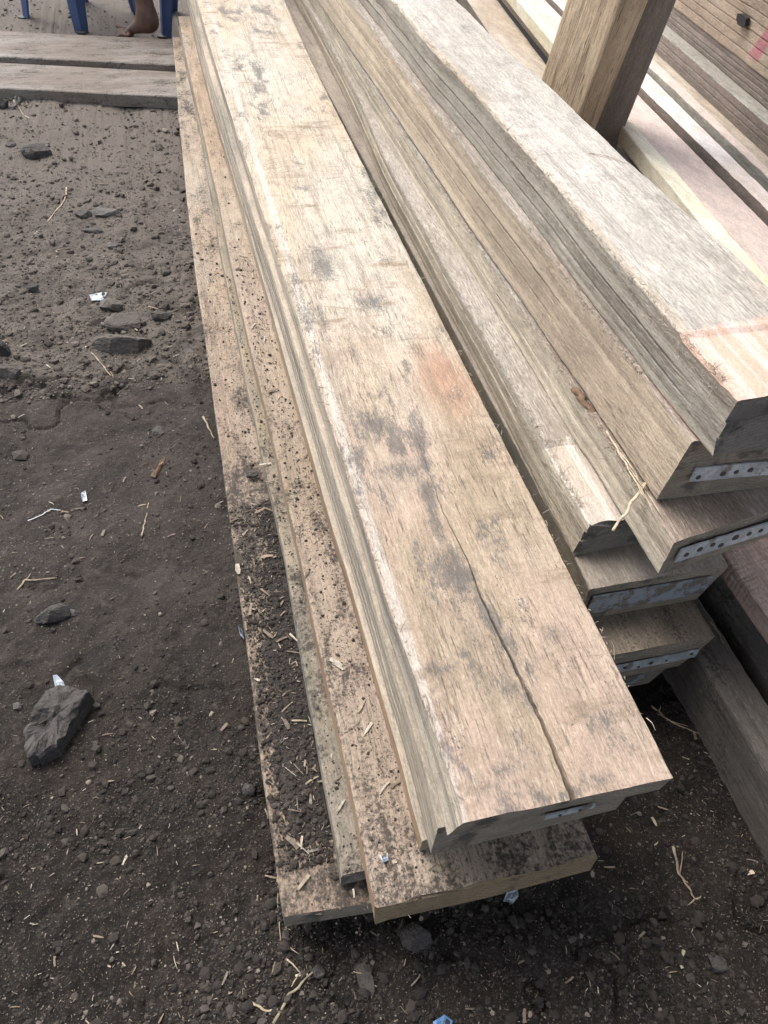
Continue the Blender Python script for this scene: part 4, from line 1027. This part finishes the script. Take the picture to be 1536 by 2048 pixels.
def stalk(pts_px, r0, r1, mat, label, name='straw', cat='straw', z=None, lift_=.003, branches=(), parent=None, group=None):
    """a bent stalk through photo points on the ground (or at height z)"""
    def tube(P_, ra, rb, V, Fc):
        n = 6; b_ = len(V); m_ = 6
        C_ = []
        for i in range(len(P_) - 1):
            for k in range(n): C_.append(P_[i] + (P_[i + 1] - P_[i]) * k / n)
        C_.append(P_[-1]); C_ = np.array(C_)
        C_ = C_ + np.column_stack([vnoise(np.arange(len(C_)) * .5, 0 * C_[:, 0], 7), vnoise(np.arange(len(C_)) * .5, 0 * C_[:, 0] + 4, 7), 0 * C_[:, 0]]) * ra * 1.1
        for i, c in enumerate(C_):
            d_ = C_[min(i + 1, len(C_) - 1)] - C_[max(i - 1, 0)]; d_ = d_ / (np.linalg.norm(d_) + 1e-9)
            s1 = np.cross(d_, (0, 0, 1)); s1 = s1 / (np.linalg.norm(s1) + 1e-9); s2_ = np.cross(s1, d_)
            u_ = i / (len(C_) - 1); r_ = (ra + (rb - ra) * u_) * (.72 if ra < .0055 else 1); r_ *= 1 + .12 * math.sin(i * 1.7)
            for k in range(m_): a_ = k * math.tau / m_; V.append(c + s1 * math.cos(a_) * r_ + s2_ * math.sin(a_) * r_ * .45)
        for i in range(len(C_) - 1):
            for k in range(m_): Fc.append((b_ + i * m_ + k, b_ + i * m_ + (k + 1) % m_, b_ + (i + 1) * m_ + (k + 1) % m_, b_ + (i + 1) * m_ + k))
        Fc.append(tuple(b_ + k for k in reversed(range(m_)))); Fc.append(tuple(b_ + (len(C_) - 1) * m_ + k for k in range(m_)))
    def to3(pp):
        out = []
        for p in pp:
            zz = p[2] if len(p) > 2 else (z if z is not None else 0)
            q_ = un(p[0], p[1], zz)
            if z is None and len(p) < 3: q_[2] = float(gh(q_[0], q_[1])) + lift_
            out.append(q_)
        return out
    V = []; Fc = []; P_ = to3(pts_px); tube(P_, r0, r1, V, Fc)
    for br in branches: tube(to3(br), r0 * .6, r1 * .5, V, Fc)
    o = mesh_obj(name, V, Fc, tuple(float(c) for c in P_[0]), (mat,), smooth=True); tag(o, label, cat, group); return o


m_straw = simple('straw', (.28, .23, .155), .7, .3, 60); m_twig = simple('dry_root', (.36, .28, .20), .8, .35, 80); m_string = simple('pale_string', (.62, .64, .66), .6, .1)
m_brown = simple('brown_bark', (.16, .10, .065), .85, .4, 90, 0, .002); m_split = simple('split_wood', (.50, .42, .30), .75, .25, 120, 0, .001)
GS = 'straws and stalks on the soil'
stalk([(546, 2050), (580, 1992), (628, 1946)], .0036, .0022, m_straw, 'thick straw lying at the bottom centre beside a small clod', group=GS)
stalk([(500, 2004), (530, 2024), (556, 2022)], .003, .002, m_straw, 'bent short straw meeting the thick straw at the bottom', group=GS)
stalk([(554, 1752), (556, 1810), (562, 1884)], .0018, .0012, m_straw, 'thin upright fibre by the near left corner of the bottom board', group=GS)
stalk([(574, 1920), (592, 1938), (600, 1948), (582, 1978)], .0018, .0012, m_twig, 'thin kinked stalk above the thick straw', group=GS)
stalk([(52, 1034), (75, 1026), (100, 1014), (119, 1015)], .0022, .0018, m_string, 'white string end lying on packed dark soil at the left', 'string', 'string')
stalk([(133, 375), (131, 400), (98, 435), (60, 472)], .0045, .0025, m_twig, 'long dry curved stalk on the dusty strip', group=GS)
stalk([(28, 205), (48, 232), (75, 250)], .005, .003, m_straw, 'broad pale straw crossing the grey slate shard', group=GS)
stalk([(296, 612), (340, 618), (386, 606)], .004, .002, m_straw, 'yellow straw with side sprigs near the plank edge', branches=[[(345, 617), (346, 645)], [(375, 600), (384, 616)]], group=GS)
stalk([(170, 690), (200, 720), (222, 750)], .0035, .002, m_twig, 'dry twig just below the wide slab rock', 'twig', 'twig', group=GS)
stalk([(405, 828), (418, 855), (428, 872)], .004, .003, m_straw, 'short straight sliver lying beside the bottom board', group=GS)
stalk([(282, 1070), (288, 1048), (292, 1030), (294, 998)], .003, .0015, m_twig, 'upright dry stalk on the packed dark soil', group=GS)
stalk([(30, 1172), (48, 1155), (108, 1152)], .004, .002, m_straw, 'split straw wisp left of centre on the packed soil', branches=[[(48, 1155), (60, 1142)]], group=GS)
stalk([(1305, 1405), (1335, 1432), (1360, 1450), (1408, 1470)], .0035, .0015, m_twig, 'branching dry root in the gap between the two stacks', 'root', 'root',
      branches=[[(1335, 1432), (1318, 1424)], [(1345, 1440), (1382, 1452)], [(1320, 1418), (1325, 1408)]], group='dry roots')
stalk([(1348, 1690), (1362, 1745), (1380, 1775), (1392, 1796), (1424, 1778)], .0035, .0016, m_twig, 'long pale root forking at its lower end, lower right', 'root', 'root',
      branches=[[(1362, 1745), (1370, 1700)], [(1392, 1796), (1376, 1812)], [(1370, 1755), (1380, 1765)]], group='dry roots')
stalk([(1368, 1900), (1362, 1920), (1366, 1938)], .004, .004, simple('pale_pod', (.42, .40, .26), .7, .3, 100), 'short curved yellowish stalk in the soil at the lower right', group=GS)
stalk([(1420, 1243, .14), (1435, 1262, .137), (1448, 1288, .134)], .003, .002, m_straw, 'pale sliver resting on the dark cracked beam', 'sliver', 'sliver')
# splinters torn out of the fibrous block
stalk([(1148, 778, z4 + .004), (1170, 805, z4 + .004), (1205, 850, z4 - .01), (1222, 885, z4 - .02), (1228, 905, z4 - .022)], .010, .006, m_brown, 'dark brown strip of bark wedged along the fibrous splintered block', 'bark_strip', 'bark', z=z4)
stalk([(1290, 966, z4 + .01), (1262, 1010, z4 + .004), (1226, 1062, z4 - .006)], .0042, .0034, m_split, 'loose stick of split wood poking out over the white split block end', 'splinter', 'splinter', z=z4)
stalk([(1212, 862, z4), (1245, 915, z4 + .012), (1270, 960, z4 + .012), (1290, 1000, z4 + .008)], .0035, .002, m_split, 'curved torn splinter on top of the fibrous block', 'splinter', 'splinter',
      branches=[[(1240, 905, z4 + .01), (1265, 935, z4 + .02), (1285, 975, z4 + .012)], [(1275, 965, z4 + .01), (1310, 1030, z4 + .006)], [(1255, 930, z4 + .004), (1330, 1040, z4 + .004)]])
stalk([(1178, 305, zT + .003), (1215, 312, zT + .004), (1252, 326, zT + .003)], .0022, .0012, m_twig, 'thin dry stalk lying on the pale topmost plank', 'twig', 'twig', z=zT)


def scrap(pts_px, mat, label, name, cat, z=None, hgt=.006, seed=1, group=None):
    """thin crumpled flake with real thickness"""
    P_ = [un(p[0], p[1], 0 if z is None else z) for p in pts_px]; c = np.mean(P_, axis=0); z0 = (float(gh(c[0], c[1])) + .003) if z is None else z + .001
    rg = np.random.default_rng(seed); rings = []; n = len(P_)
    for sc_ in (1, .66, .33):
        rings.append([(c[0] + (p[0] - c[0]) * sc_, c[1] + (p[1] - c[1]) * sc_, z0 + hgt * rg.random()) for p in P_])
    top = [p for r in rings for p in r] + [(c[0], c[1], z0 + hgt * .7)]; bot = [(p[0], p[1], p[2] - .0012) for p in top]; V = top + bot; o_ = len(top); Fc = []
    for s_, fl in ((0, False), (o_, True)):
        for i in range(2):
            for j in range(n): k = (j + 1) % n; f = (s_ + i * n + j, s_ + i * n + k, s_ + (i + 1) * n + k, s_ + (i + 1) * n + j); Fc.append(f[::-1] if fl else f)
        for j in range(n): k = (j + 1) % n; f = (s_ + 2 * n + j, s_ + 2 * n + k, s_ + 3 * n); Fc.append(f[::-1] if fl else f)
    for j in range(n): k = (j + 1) % n; Fc.append((j, o_ + j, o_ + k, k))
    o = mesh_obj(name, V, Fc, (float(c[0]), float(c[1]), z0), (mat,)); tag(o, label, cat, group); return o


m_foil = simple('foil', (.42, .46, .52), .35, .25, 200, .2); m_blue = simple('blue_plastic', (.10, .22, .45), .4, .35, 60); m_feather = simple('feather_white', (.55, .60, .68), .7, .12, 90)
m_chipw = simple('bright_chip', (.66, .55, .44), .7, .15)
scrap([(1008, 1800), (1016, 1780), (1036, 1776), (1040, 1788), (1026, 1806), (1018, 1802)], m_foil, 'crumpled silver foil scrap in front of the stack ends', 'foil_scrap', 'foil', seed=2, group='foil and plastic scraps')
scrap([(866, 2044), (888, 2030), (905, 2044), (898, 2060), (868, 2062)], m_blue, 'blue plastic scrap at the bottom edge of the photo', 'plastic_scrap', 'plastic', seed=3, group='foil and plastic scraps')
scrap([(178, 588), (200, 582), (214, 584), (205, 596), (182, 598)], m_foil, 'shiny foil scrap on the dusty strip beside a brown stone', 'foil_scrap', 'foil', seed=4, group='foil and plastic scraps')
scrap([(103, 1345), (111, 1344), (123, 1356), (128, 1370), (126, 1386), (110, 1388), (106, 1364)], m_feather, 'white curved feather standing by the big angular slab', 'feather', 'feather', seed=5, hgt=.010)
scrap([(758, 1712), (768, 1716), (775, 1706), (777, 1722), (766, 1728)], m_foil, 'blue grey foil bit on the speckled board', 'foil_scrap', 'foil', z=zA3, seed=6, group='foil and plastic scraps')
scrap([(783, 1722), (791, 1720), (794, 1726), (786, 1729)], m_chipw, 'bright wood chip on the speckled board beside the foil bit', 'wood_chip', 'wood chip', z=zA3, hgt=.003, seed=7)
scrap([(160, 982), (170, 978), (173, 996), (164, 1000)], m_foil, 'small silver glint on the packed dark soil', 'foil_scrap', 'foil', seed=8, group='foil and plastic scraps')
scrap([(476, 1250), (484, 1254), (488, 1275), (480, 1268)], m_foil, 'pale wisp of plastic against the left side of the bottom board', 'plastic_scrap', 'plastic', seed=9, group='foil and plastic scraps', hgt=.02)
scrap([(1496, 1736), (1510, 1736), (1514, 1744), (1500, 1747)], m_chipw, 'bright wood chip on the soil at the lower right corner', 'wood_chip', 'wood chip', hgt=.003, seed=10)
scrap([(300, 948), (318, 920), (330, 912), (326, 926), (310, 952)], m_brown, 'brown leaf like flake on the packed soil', 'bark_flake', 'bark', hgt=.006, seed=11)
# black patch on the tall stack side, standing for a dark hole
def on_face(px, py):
    # point on the tall block's side
    for z in np.linspace(.5, .95, 600):
        p = un(px, py, z)
        if p[0] >= float(lines['d0'](p[1])) + .043: last = p
        else: return p
    return p
hp = on_face(1490, 40)
V = []; 
for dx_ in (0, -.016):
    for (a_, b__) in ((-.035, -.008), (-.022, -.015), (.012, -.015), (.03, -.004), (.034, .010), (.01, .015), (-.028, .012)):
        V.append((hp[0] + dx_ + a_ * .12, hp[1] + a_, hp[2] + b__))
Fc = [tuple(range(7)), tuple(reversed(range(7, 14)))] + [(i, (i + 1) % 7, 7 + (i + 1) % 7, 7 + i) for i in range(7)]
o = mesh_obj('hole_patch', V, Fc, tuple(hp), (simple('hole_black', (.018, .02, .024), .35, .2),)); tag(o, 'black patch standing for a dark hole in the side of the tall block above the red mark', 'rubber')

# ================================================================ BLUE CHAIRS AND SITTER
m_chair = simple('blue_chair_plastic', (.04, .07, .17), .5, .15, 12)


def chair(legs, label, seat_z=.60):
    """moulded plastic chair; legs = four ground points in order front-left, front-right, back-right, back-left (working units)"""
    L_ = [np.array([a_, b__, 0.0]) for a_, b__ in legs]; c = sum(L_) / 4
    root = bpy.data.objects.new('plastic_chair', None); COL.objects.link(root); root.location = Vector(tuple(c * K))
    tag(root, label, 'chair', 'blue plastic chairs')
    for p in L_:
        inn = c + (p - c) * .80; inn[2] = seat_z; out = p - c; out = out / np.linalg.norm(out); sd_ = np.array([-out[1], out[0], 0])
        V = []; n = 8
        for i in range(n + 1):
            u_ = i / n; q_ = p + (inn - p) * u_; w = .050 + .055 * u_; th_ = .012; dpt = .020 + .03 * u_
            q_ = q_ + np.array([0, 0, gh(p[0], p[1]) * (1 - u_)])
            # an angled channel: two flanges meeting at the outer corner
            for k, a_ in ((-1, -dpt), (0, 0), (1, -dpt), (1, -dpt - th_), (0, -th_ * 1.3), (-1, -dpt - th_)): V.append(q_ + sd_ * w * k * .75 + out * a_)
        Fc = []
        for i in range(n):
            for j in range(6): k = (j + 1) % 6; Fc.append((i * 6 + j, i * 6 + k, (i + 1) * 6 + k, (i + 1) * 6 + j))
        Fc += [(5, 4, 3, 2, 1, 0), tuple(n * 6 + j for j in range(6))]
        mesh_obj('leg', V, Fc, tuple(p), (m_chair,), parent=root)
        cap_ = []
        for zz in (0, .012):
            for k in range(8): a_ = k * math.tau / 8; cap_.append((p[0] + .03 * math.cos(a_), p[1] + .03 * math.sin(a_), float(gh(p[0], p[1])) + zz))
        # rubber foot, set under the leg
        mesh_obj('foot_cap', cap_, [tuple(reversed(range(8))), tuple(range(8, 16))] + [(k, (k + 1) % 8, 8 + (k + 1) % 8, 8 + k) for k in range(8)], tuple(p), (m_nail,), parent=root)
    # seat: dished slab with rounded corners
    n = 14; V = []; Fc = []
    f0, f1, b1_, b0_ = [c + (p - c) * .86 for p in L_]
    for i in range(n + 1):
        for j in range(n + 1):
            u_, v_ = i / n, j / n; q_ = (f0 * (1 - u_) + f1 * u_) * (1 - v_) + (b0_ * (1 - u_) + b1_ * u_) * v_
            d_ = -.03 * math.sin(math.pi * u_) * math.sin(math.pi * v_); V.append((q_[0], q_[1], seat_z + .03 + d_))
    m2 = len(V); V += [(x, y, z - .02) for x, y, z in V]
    for i in range(n):
        for j in range(n):
            a_ = i * (n + 1) + j; f = (a_, a_ + n + 1, a_ + n + 2, a_ + 1); Fc.append(f); Fc.append(tuple(m2 + k for k in reversed(f)))
    bd = [i * (n + 1) for i in range(n + 1)] + [n * (n + 1) + j for j in range(1, n + 1)] + [i * (n + 1) + n for i in range(n - 1, -1, -1)] + [j for j in range(n - 1, 0, -1)]
    for a_, b__ in zip(bd, bd[1:] + bd[:1]): Fc.append((a_, b__, m2 + b__, m2 + a_))
    mesh_obj('seat', V, Fc, tuple(c + np.array([0, 0, seat_z])), (m_chair,), parent=root)
    # backrest: curved sheet
    V = []; Fc = []; n = 14; rows = 8; back = (b0_ + b1_) / 2 - (f0 + f1) / 2; back = back / np.linalg.norm(back)
    for s_ in (0, .02):
        for r_ in range(rows + 1):
            for i in range(n + 1):
                u_ = i / n; v_ = r_ / rows; q_ = b0_ * (1 - u_) + b1_ * u_ + back * (.05 + .12 * v_ + .05 * math.sin(math.pi * u_) + s_)
                V.append((q_[0], q_[1], seat_z + .02 + .58 * v_ + .05 * math.sin(math.pi * u_) * v_))
    m2 = (rows + 1) * (n + 1)
    for r_ in range(rows):
        for i in range(n):
            a_ = r_ * (n + 1) + i; f = (a_, a_ + 1, a_ + n + 2, a_ + n + 1); Fc.append(f); Fc.append(tuple(m2 + k for k in reversed(f)))
    for i in range(n): Fc.append((i, i + 1, m2 + i + 1, m2 + i)); a_ = rows * (n + 1) + i; Fc.append((a_, a_ + 1, m2 + a_ + 1, m2 + a_))
    for r_ in range(rows): a_ = r_ * (n + 1); Fc.append((a_, a_ + n + 1, m2 + a_ + n + 1, m2 + a_)); a_ += n; Fc.append((a_, a_ + n + 1, m2 + a_ + n + 1, m2 + a_))
    mesh_obj('backrest', V, Fc, tuple(c + np.array([0, 0, seat_z])), (m_chair,), parent=root)
    for A_, B_ in ((f0, b0_), (f1, b1_)):   # arms
        pts = [A_ + (0, 0, seat_z), A_ + (0, 0, seat_z + .24), (A_ + B_) / 2 + (0, 0, seat_z + .27), B_ + back * .12 + np.array((0, 0, seat_z + .30))]
        V = []; Fc = []; side = np.array([-back[1], back[0], 0]) * .03
        for p in pts: V += [p - side, p + side, p + side + np.array((0, 0, -.02)) + back * .02, p - side + np.array((0, 0, -.02)) + back * .02]
        for i in range(3):
            for j in range(4): k = (j + 1) % 4; Fc.append((i * 4 + j, i * 4 + k, (i + 1) * 4 + k, (i + 1) * 4 + j))
        Fc += [(3, 2, 1, 0), (12, 13, 14, 15)]
        mesh_obj('arm', V, Fc, tuple(A_ + (0, 0, seat_z)), (m_chair,), parent=root)
    return root


chair([(-.74, 5.48), (-.41, 5.20), (-.09, 5.59), (-.42, 5.87)], 'empty blue plastic chair with three legs showing, left of the bare foot')
chair([(.035, 5.10), (.10, 5.66), (.66, 5.60), (.60, 5.04)], 'blue plastic chair behind the bare foot, beside the end of the left stack')

# person: one continuous skinned surface
t = NT('skin'); tc = t.n('ShaderNodeTexCoord'); a = t.noise(tc.outputs['Object'], 30, 4, .6); b = t.noise(tc.outputs['Object'], 300, 3, .6)
t.put(t.b.inputs['Base Color'], t.mix(t.step(a, .35, .65), (.10, .055, .038), (.15, .085, .06))); t.b.inputs['Roughness'].default_value = .55
t.put(t.b.inputs['Normal'], t.bump(b, .3, .001)); m_skin = t.m


def skinned(name, nodes, edges_, root_i, mat, levels=2):
    me = bpy.data.meshes.new(name); me.from_pydata([tuple(np.array(n_[0]) * K) for n_ in nodes], edges_, [])
    o = bpy.data.objects.new(name, me); COL.objects.link(o)
    md = o.modifiers.new('skin', 'SKIN'); md.use_smooth_shade = True; md.branch_smoothing = .4
    o.modifiers.new('sub', 'SUBSURF').render_levels = levels; o.modifiers['sub'].levels = levels
    for i, n_ in enumerate(nodes):
        sv = me.skin_vertices[0].data[i]; r_ = n_[1]; sv.radius = (r_[0] * K, r_[1] * K) if isinstance(r_, tuple) else (r_ * K, r_ * K); sv.use_root = (i == root_i)
    bpy.context.view_layer.update(); dg = bpy.context.evaluated_depsgraph_get(); new = bpy.data.meshes.new_from_object(o.evaluated_get(dg))
    o.modifiers.clear(); o.data = new; new.materials.clear(); new.materials.append(mat)
    new.polygons.foreach_set('use_smooth', [True] * len(new.polygons)); return o


def leg_nodes(heel, toe_dir, knee, hip, nodes, edges_, pelvis, bigtoe_side, with_toes=True):
    h = np.array([heel[0], heel[1], 0.0]); d_ = np.array([toe_dir[0], toe_dir[1], 0]); d_ /= np.linalg.norm(d_); l_ = np.array([-d_[1], d_[0], 0]) * bigtoe_side
    def A(p, r): nodes.append((p, r)); return len(nodes) - 1
    hipi = A(np.array(hip), .105); edges_.append((pelvis, hipi))
    mid = A((np.array(hip) * .5 + np.array(knee) * .5), .092); kn = A(np.array(knee), .068); edges_.extend([(hipi, mid), (mid, kn)])
    ank = h + d_ * .055 + np.array([0, 0, .115])
    calf = A(np.array(knee) * .62 + ank * .38 - d_ * .01, .078); lo = A(np.array(knee) * .25 + ank * .75, .056); an = A(ank, .047); edges_.extend([(kn, calf), (calf, lo), (lo, an)])
    he = A(h + d_ * .02 + np.array([0, 0, .042]), .040); edges_.append((an, he))
    ar = A(h + d_ * .12 + np.array([0, 0, .070]), (.042, .038)); edges_.append((an, ar))
    ba = A(h + d_ * .195 + np.array([0, 0, .040]), (.046, .028)); edges_.append((ar, ba))
    if with_toes:
        for k, (lat, ln, r_) in enumerate(((.036, .090, .0165), (.014, .084, .0115), (-.004, .076, .0105), (-.021, .066, .0100), (-.037, .054, .0095))):
            b0 = A(h + d_ * (.200 - .008 * k) + l_ * lat * 1.2 + np.array([0, 0, .028]), r_ * 1.15); b1__ = A(h + d_ * (.205 + ln * .55 - .006 * k) + l_ * lat * 1.45 + np.array([0, 0, .034]), r_ * 1.0)
            b2__ = A(h + d_ * (.205 + ln - .006 * k) + l_ * lat * 1.9 + np.array([0, 0, .020 + .02 * (k == 0)]), r_ * .85)
            edges_.extend([(ba, b0), (b0, b1__), (b1__, b2__)])


nodes = []; edges_ = []
pel = (.36, 5.34, .72); nodes.append((np.array(pel), (.15, .12)))
def add(p, r, par): nodes.append((np.array(p), r)); edges_.append((par, len(nodes) - 1)); return len(nodes) - 1
leg_nodes((.02, 5.00), (-.84, .42), (-.10, 5.08, .70), (.33, 5.22, .70), nodes, edges_, 0, -1)
leg_nodes((.66, 5.46), (-.95, .1), (.40, 5.46, .66), (.33, 5.46, .70), nodes, edges_, 0, 1)
w1 = add((.38, 5.34, .92), (.13, .10), 0); ch = add((.37, 5.34, 1.14), (.165, .11), w1); nk = add((.35, 5.34, 1.32), .055, ch); hd = add((.33, 5.34, 1.42), (.085, .09), nk); hd2 = add((.33, 5.34, 1.54), (.09, .10), hd); add((.34, 5.34, 1.61), .06, hd2)
for s_ in (-1, 1):
    sh = add((.37, 5.34 + s_ * .20, 1.22), .06, ch); el_ = add((.33, 5.34 + s_ * .26, .92), .042, sh); wr = add((.10, 5.34 + s_ * .17, .80), .028, el_); pm = add((.02, 5.34 + s_ * .15, .79), (.035, .018), wr)
    for k in range(4): f1_ = add((-.02, 5.34 + s_ * (.125 + k * .017), .785), .0085, pm); add((-.065 + .008 * abs(k - 1.5), 5.34 + s_ * (.122 + k * .018), .775), .007, f1_)
    th1 = add((.03, 5.34 + s_ * .105, .785), .010, wr); add((-.01, 5.34 + s_ * .095, .78), .008, th1)
body = skinned('person', nodes, edges_, 0, m_skin)
tag(body, 'person sitting behind the stack, only a bare brown foot and shin in view', 'person')

# ================================================================ SHADE ROOF added overhead, out of view, to darken the near ends
ZR = 3.34; V = []; Fc = []; nx_ = 360; xs = np.linspace(-3.6, 3.4, nx_); ysr = [0.9, 0.2, -1.0, -2.4]
for y in ysr:
    for x in xs: V.append((x, y, ZR + .025 * math.sin(x * 58) + .03 * (2.75 - y)))
for i in range(3):
    for j in range(nx_ - 1): a_ = i * nx_ + j; Fc.append((a_, a_ + 1, a_ + nx_ + 1, a_ + nx_))
m2 = len(V); V += [(x, y, z + .006) for x, y, z in V]; Fc += [tuple(m2 + k for k in reversed(f)) for f in Fc]
roof = mesh_obj('shade_roof', V, Fc, (0, 0, ZR), (simple('rusty_sheet', (.24, .19, .16), .7, .3, 6, .3),)); tag(roof, 'corrugated sheet roof added out of view to shade the near ends', 'roof')
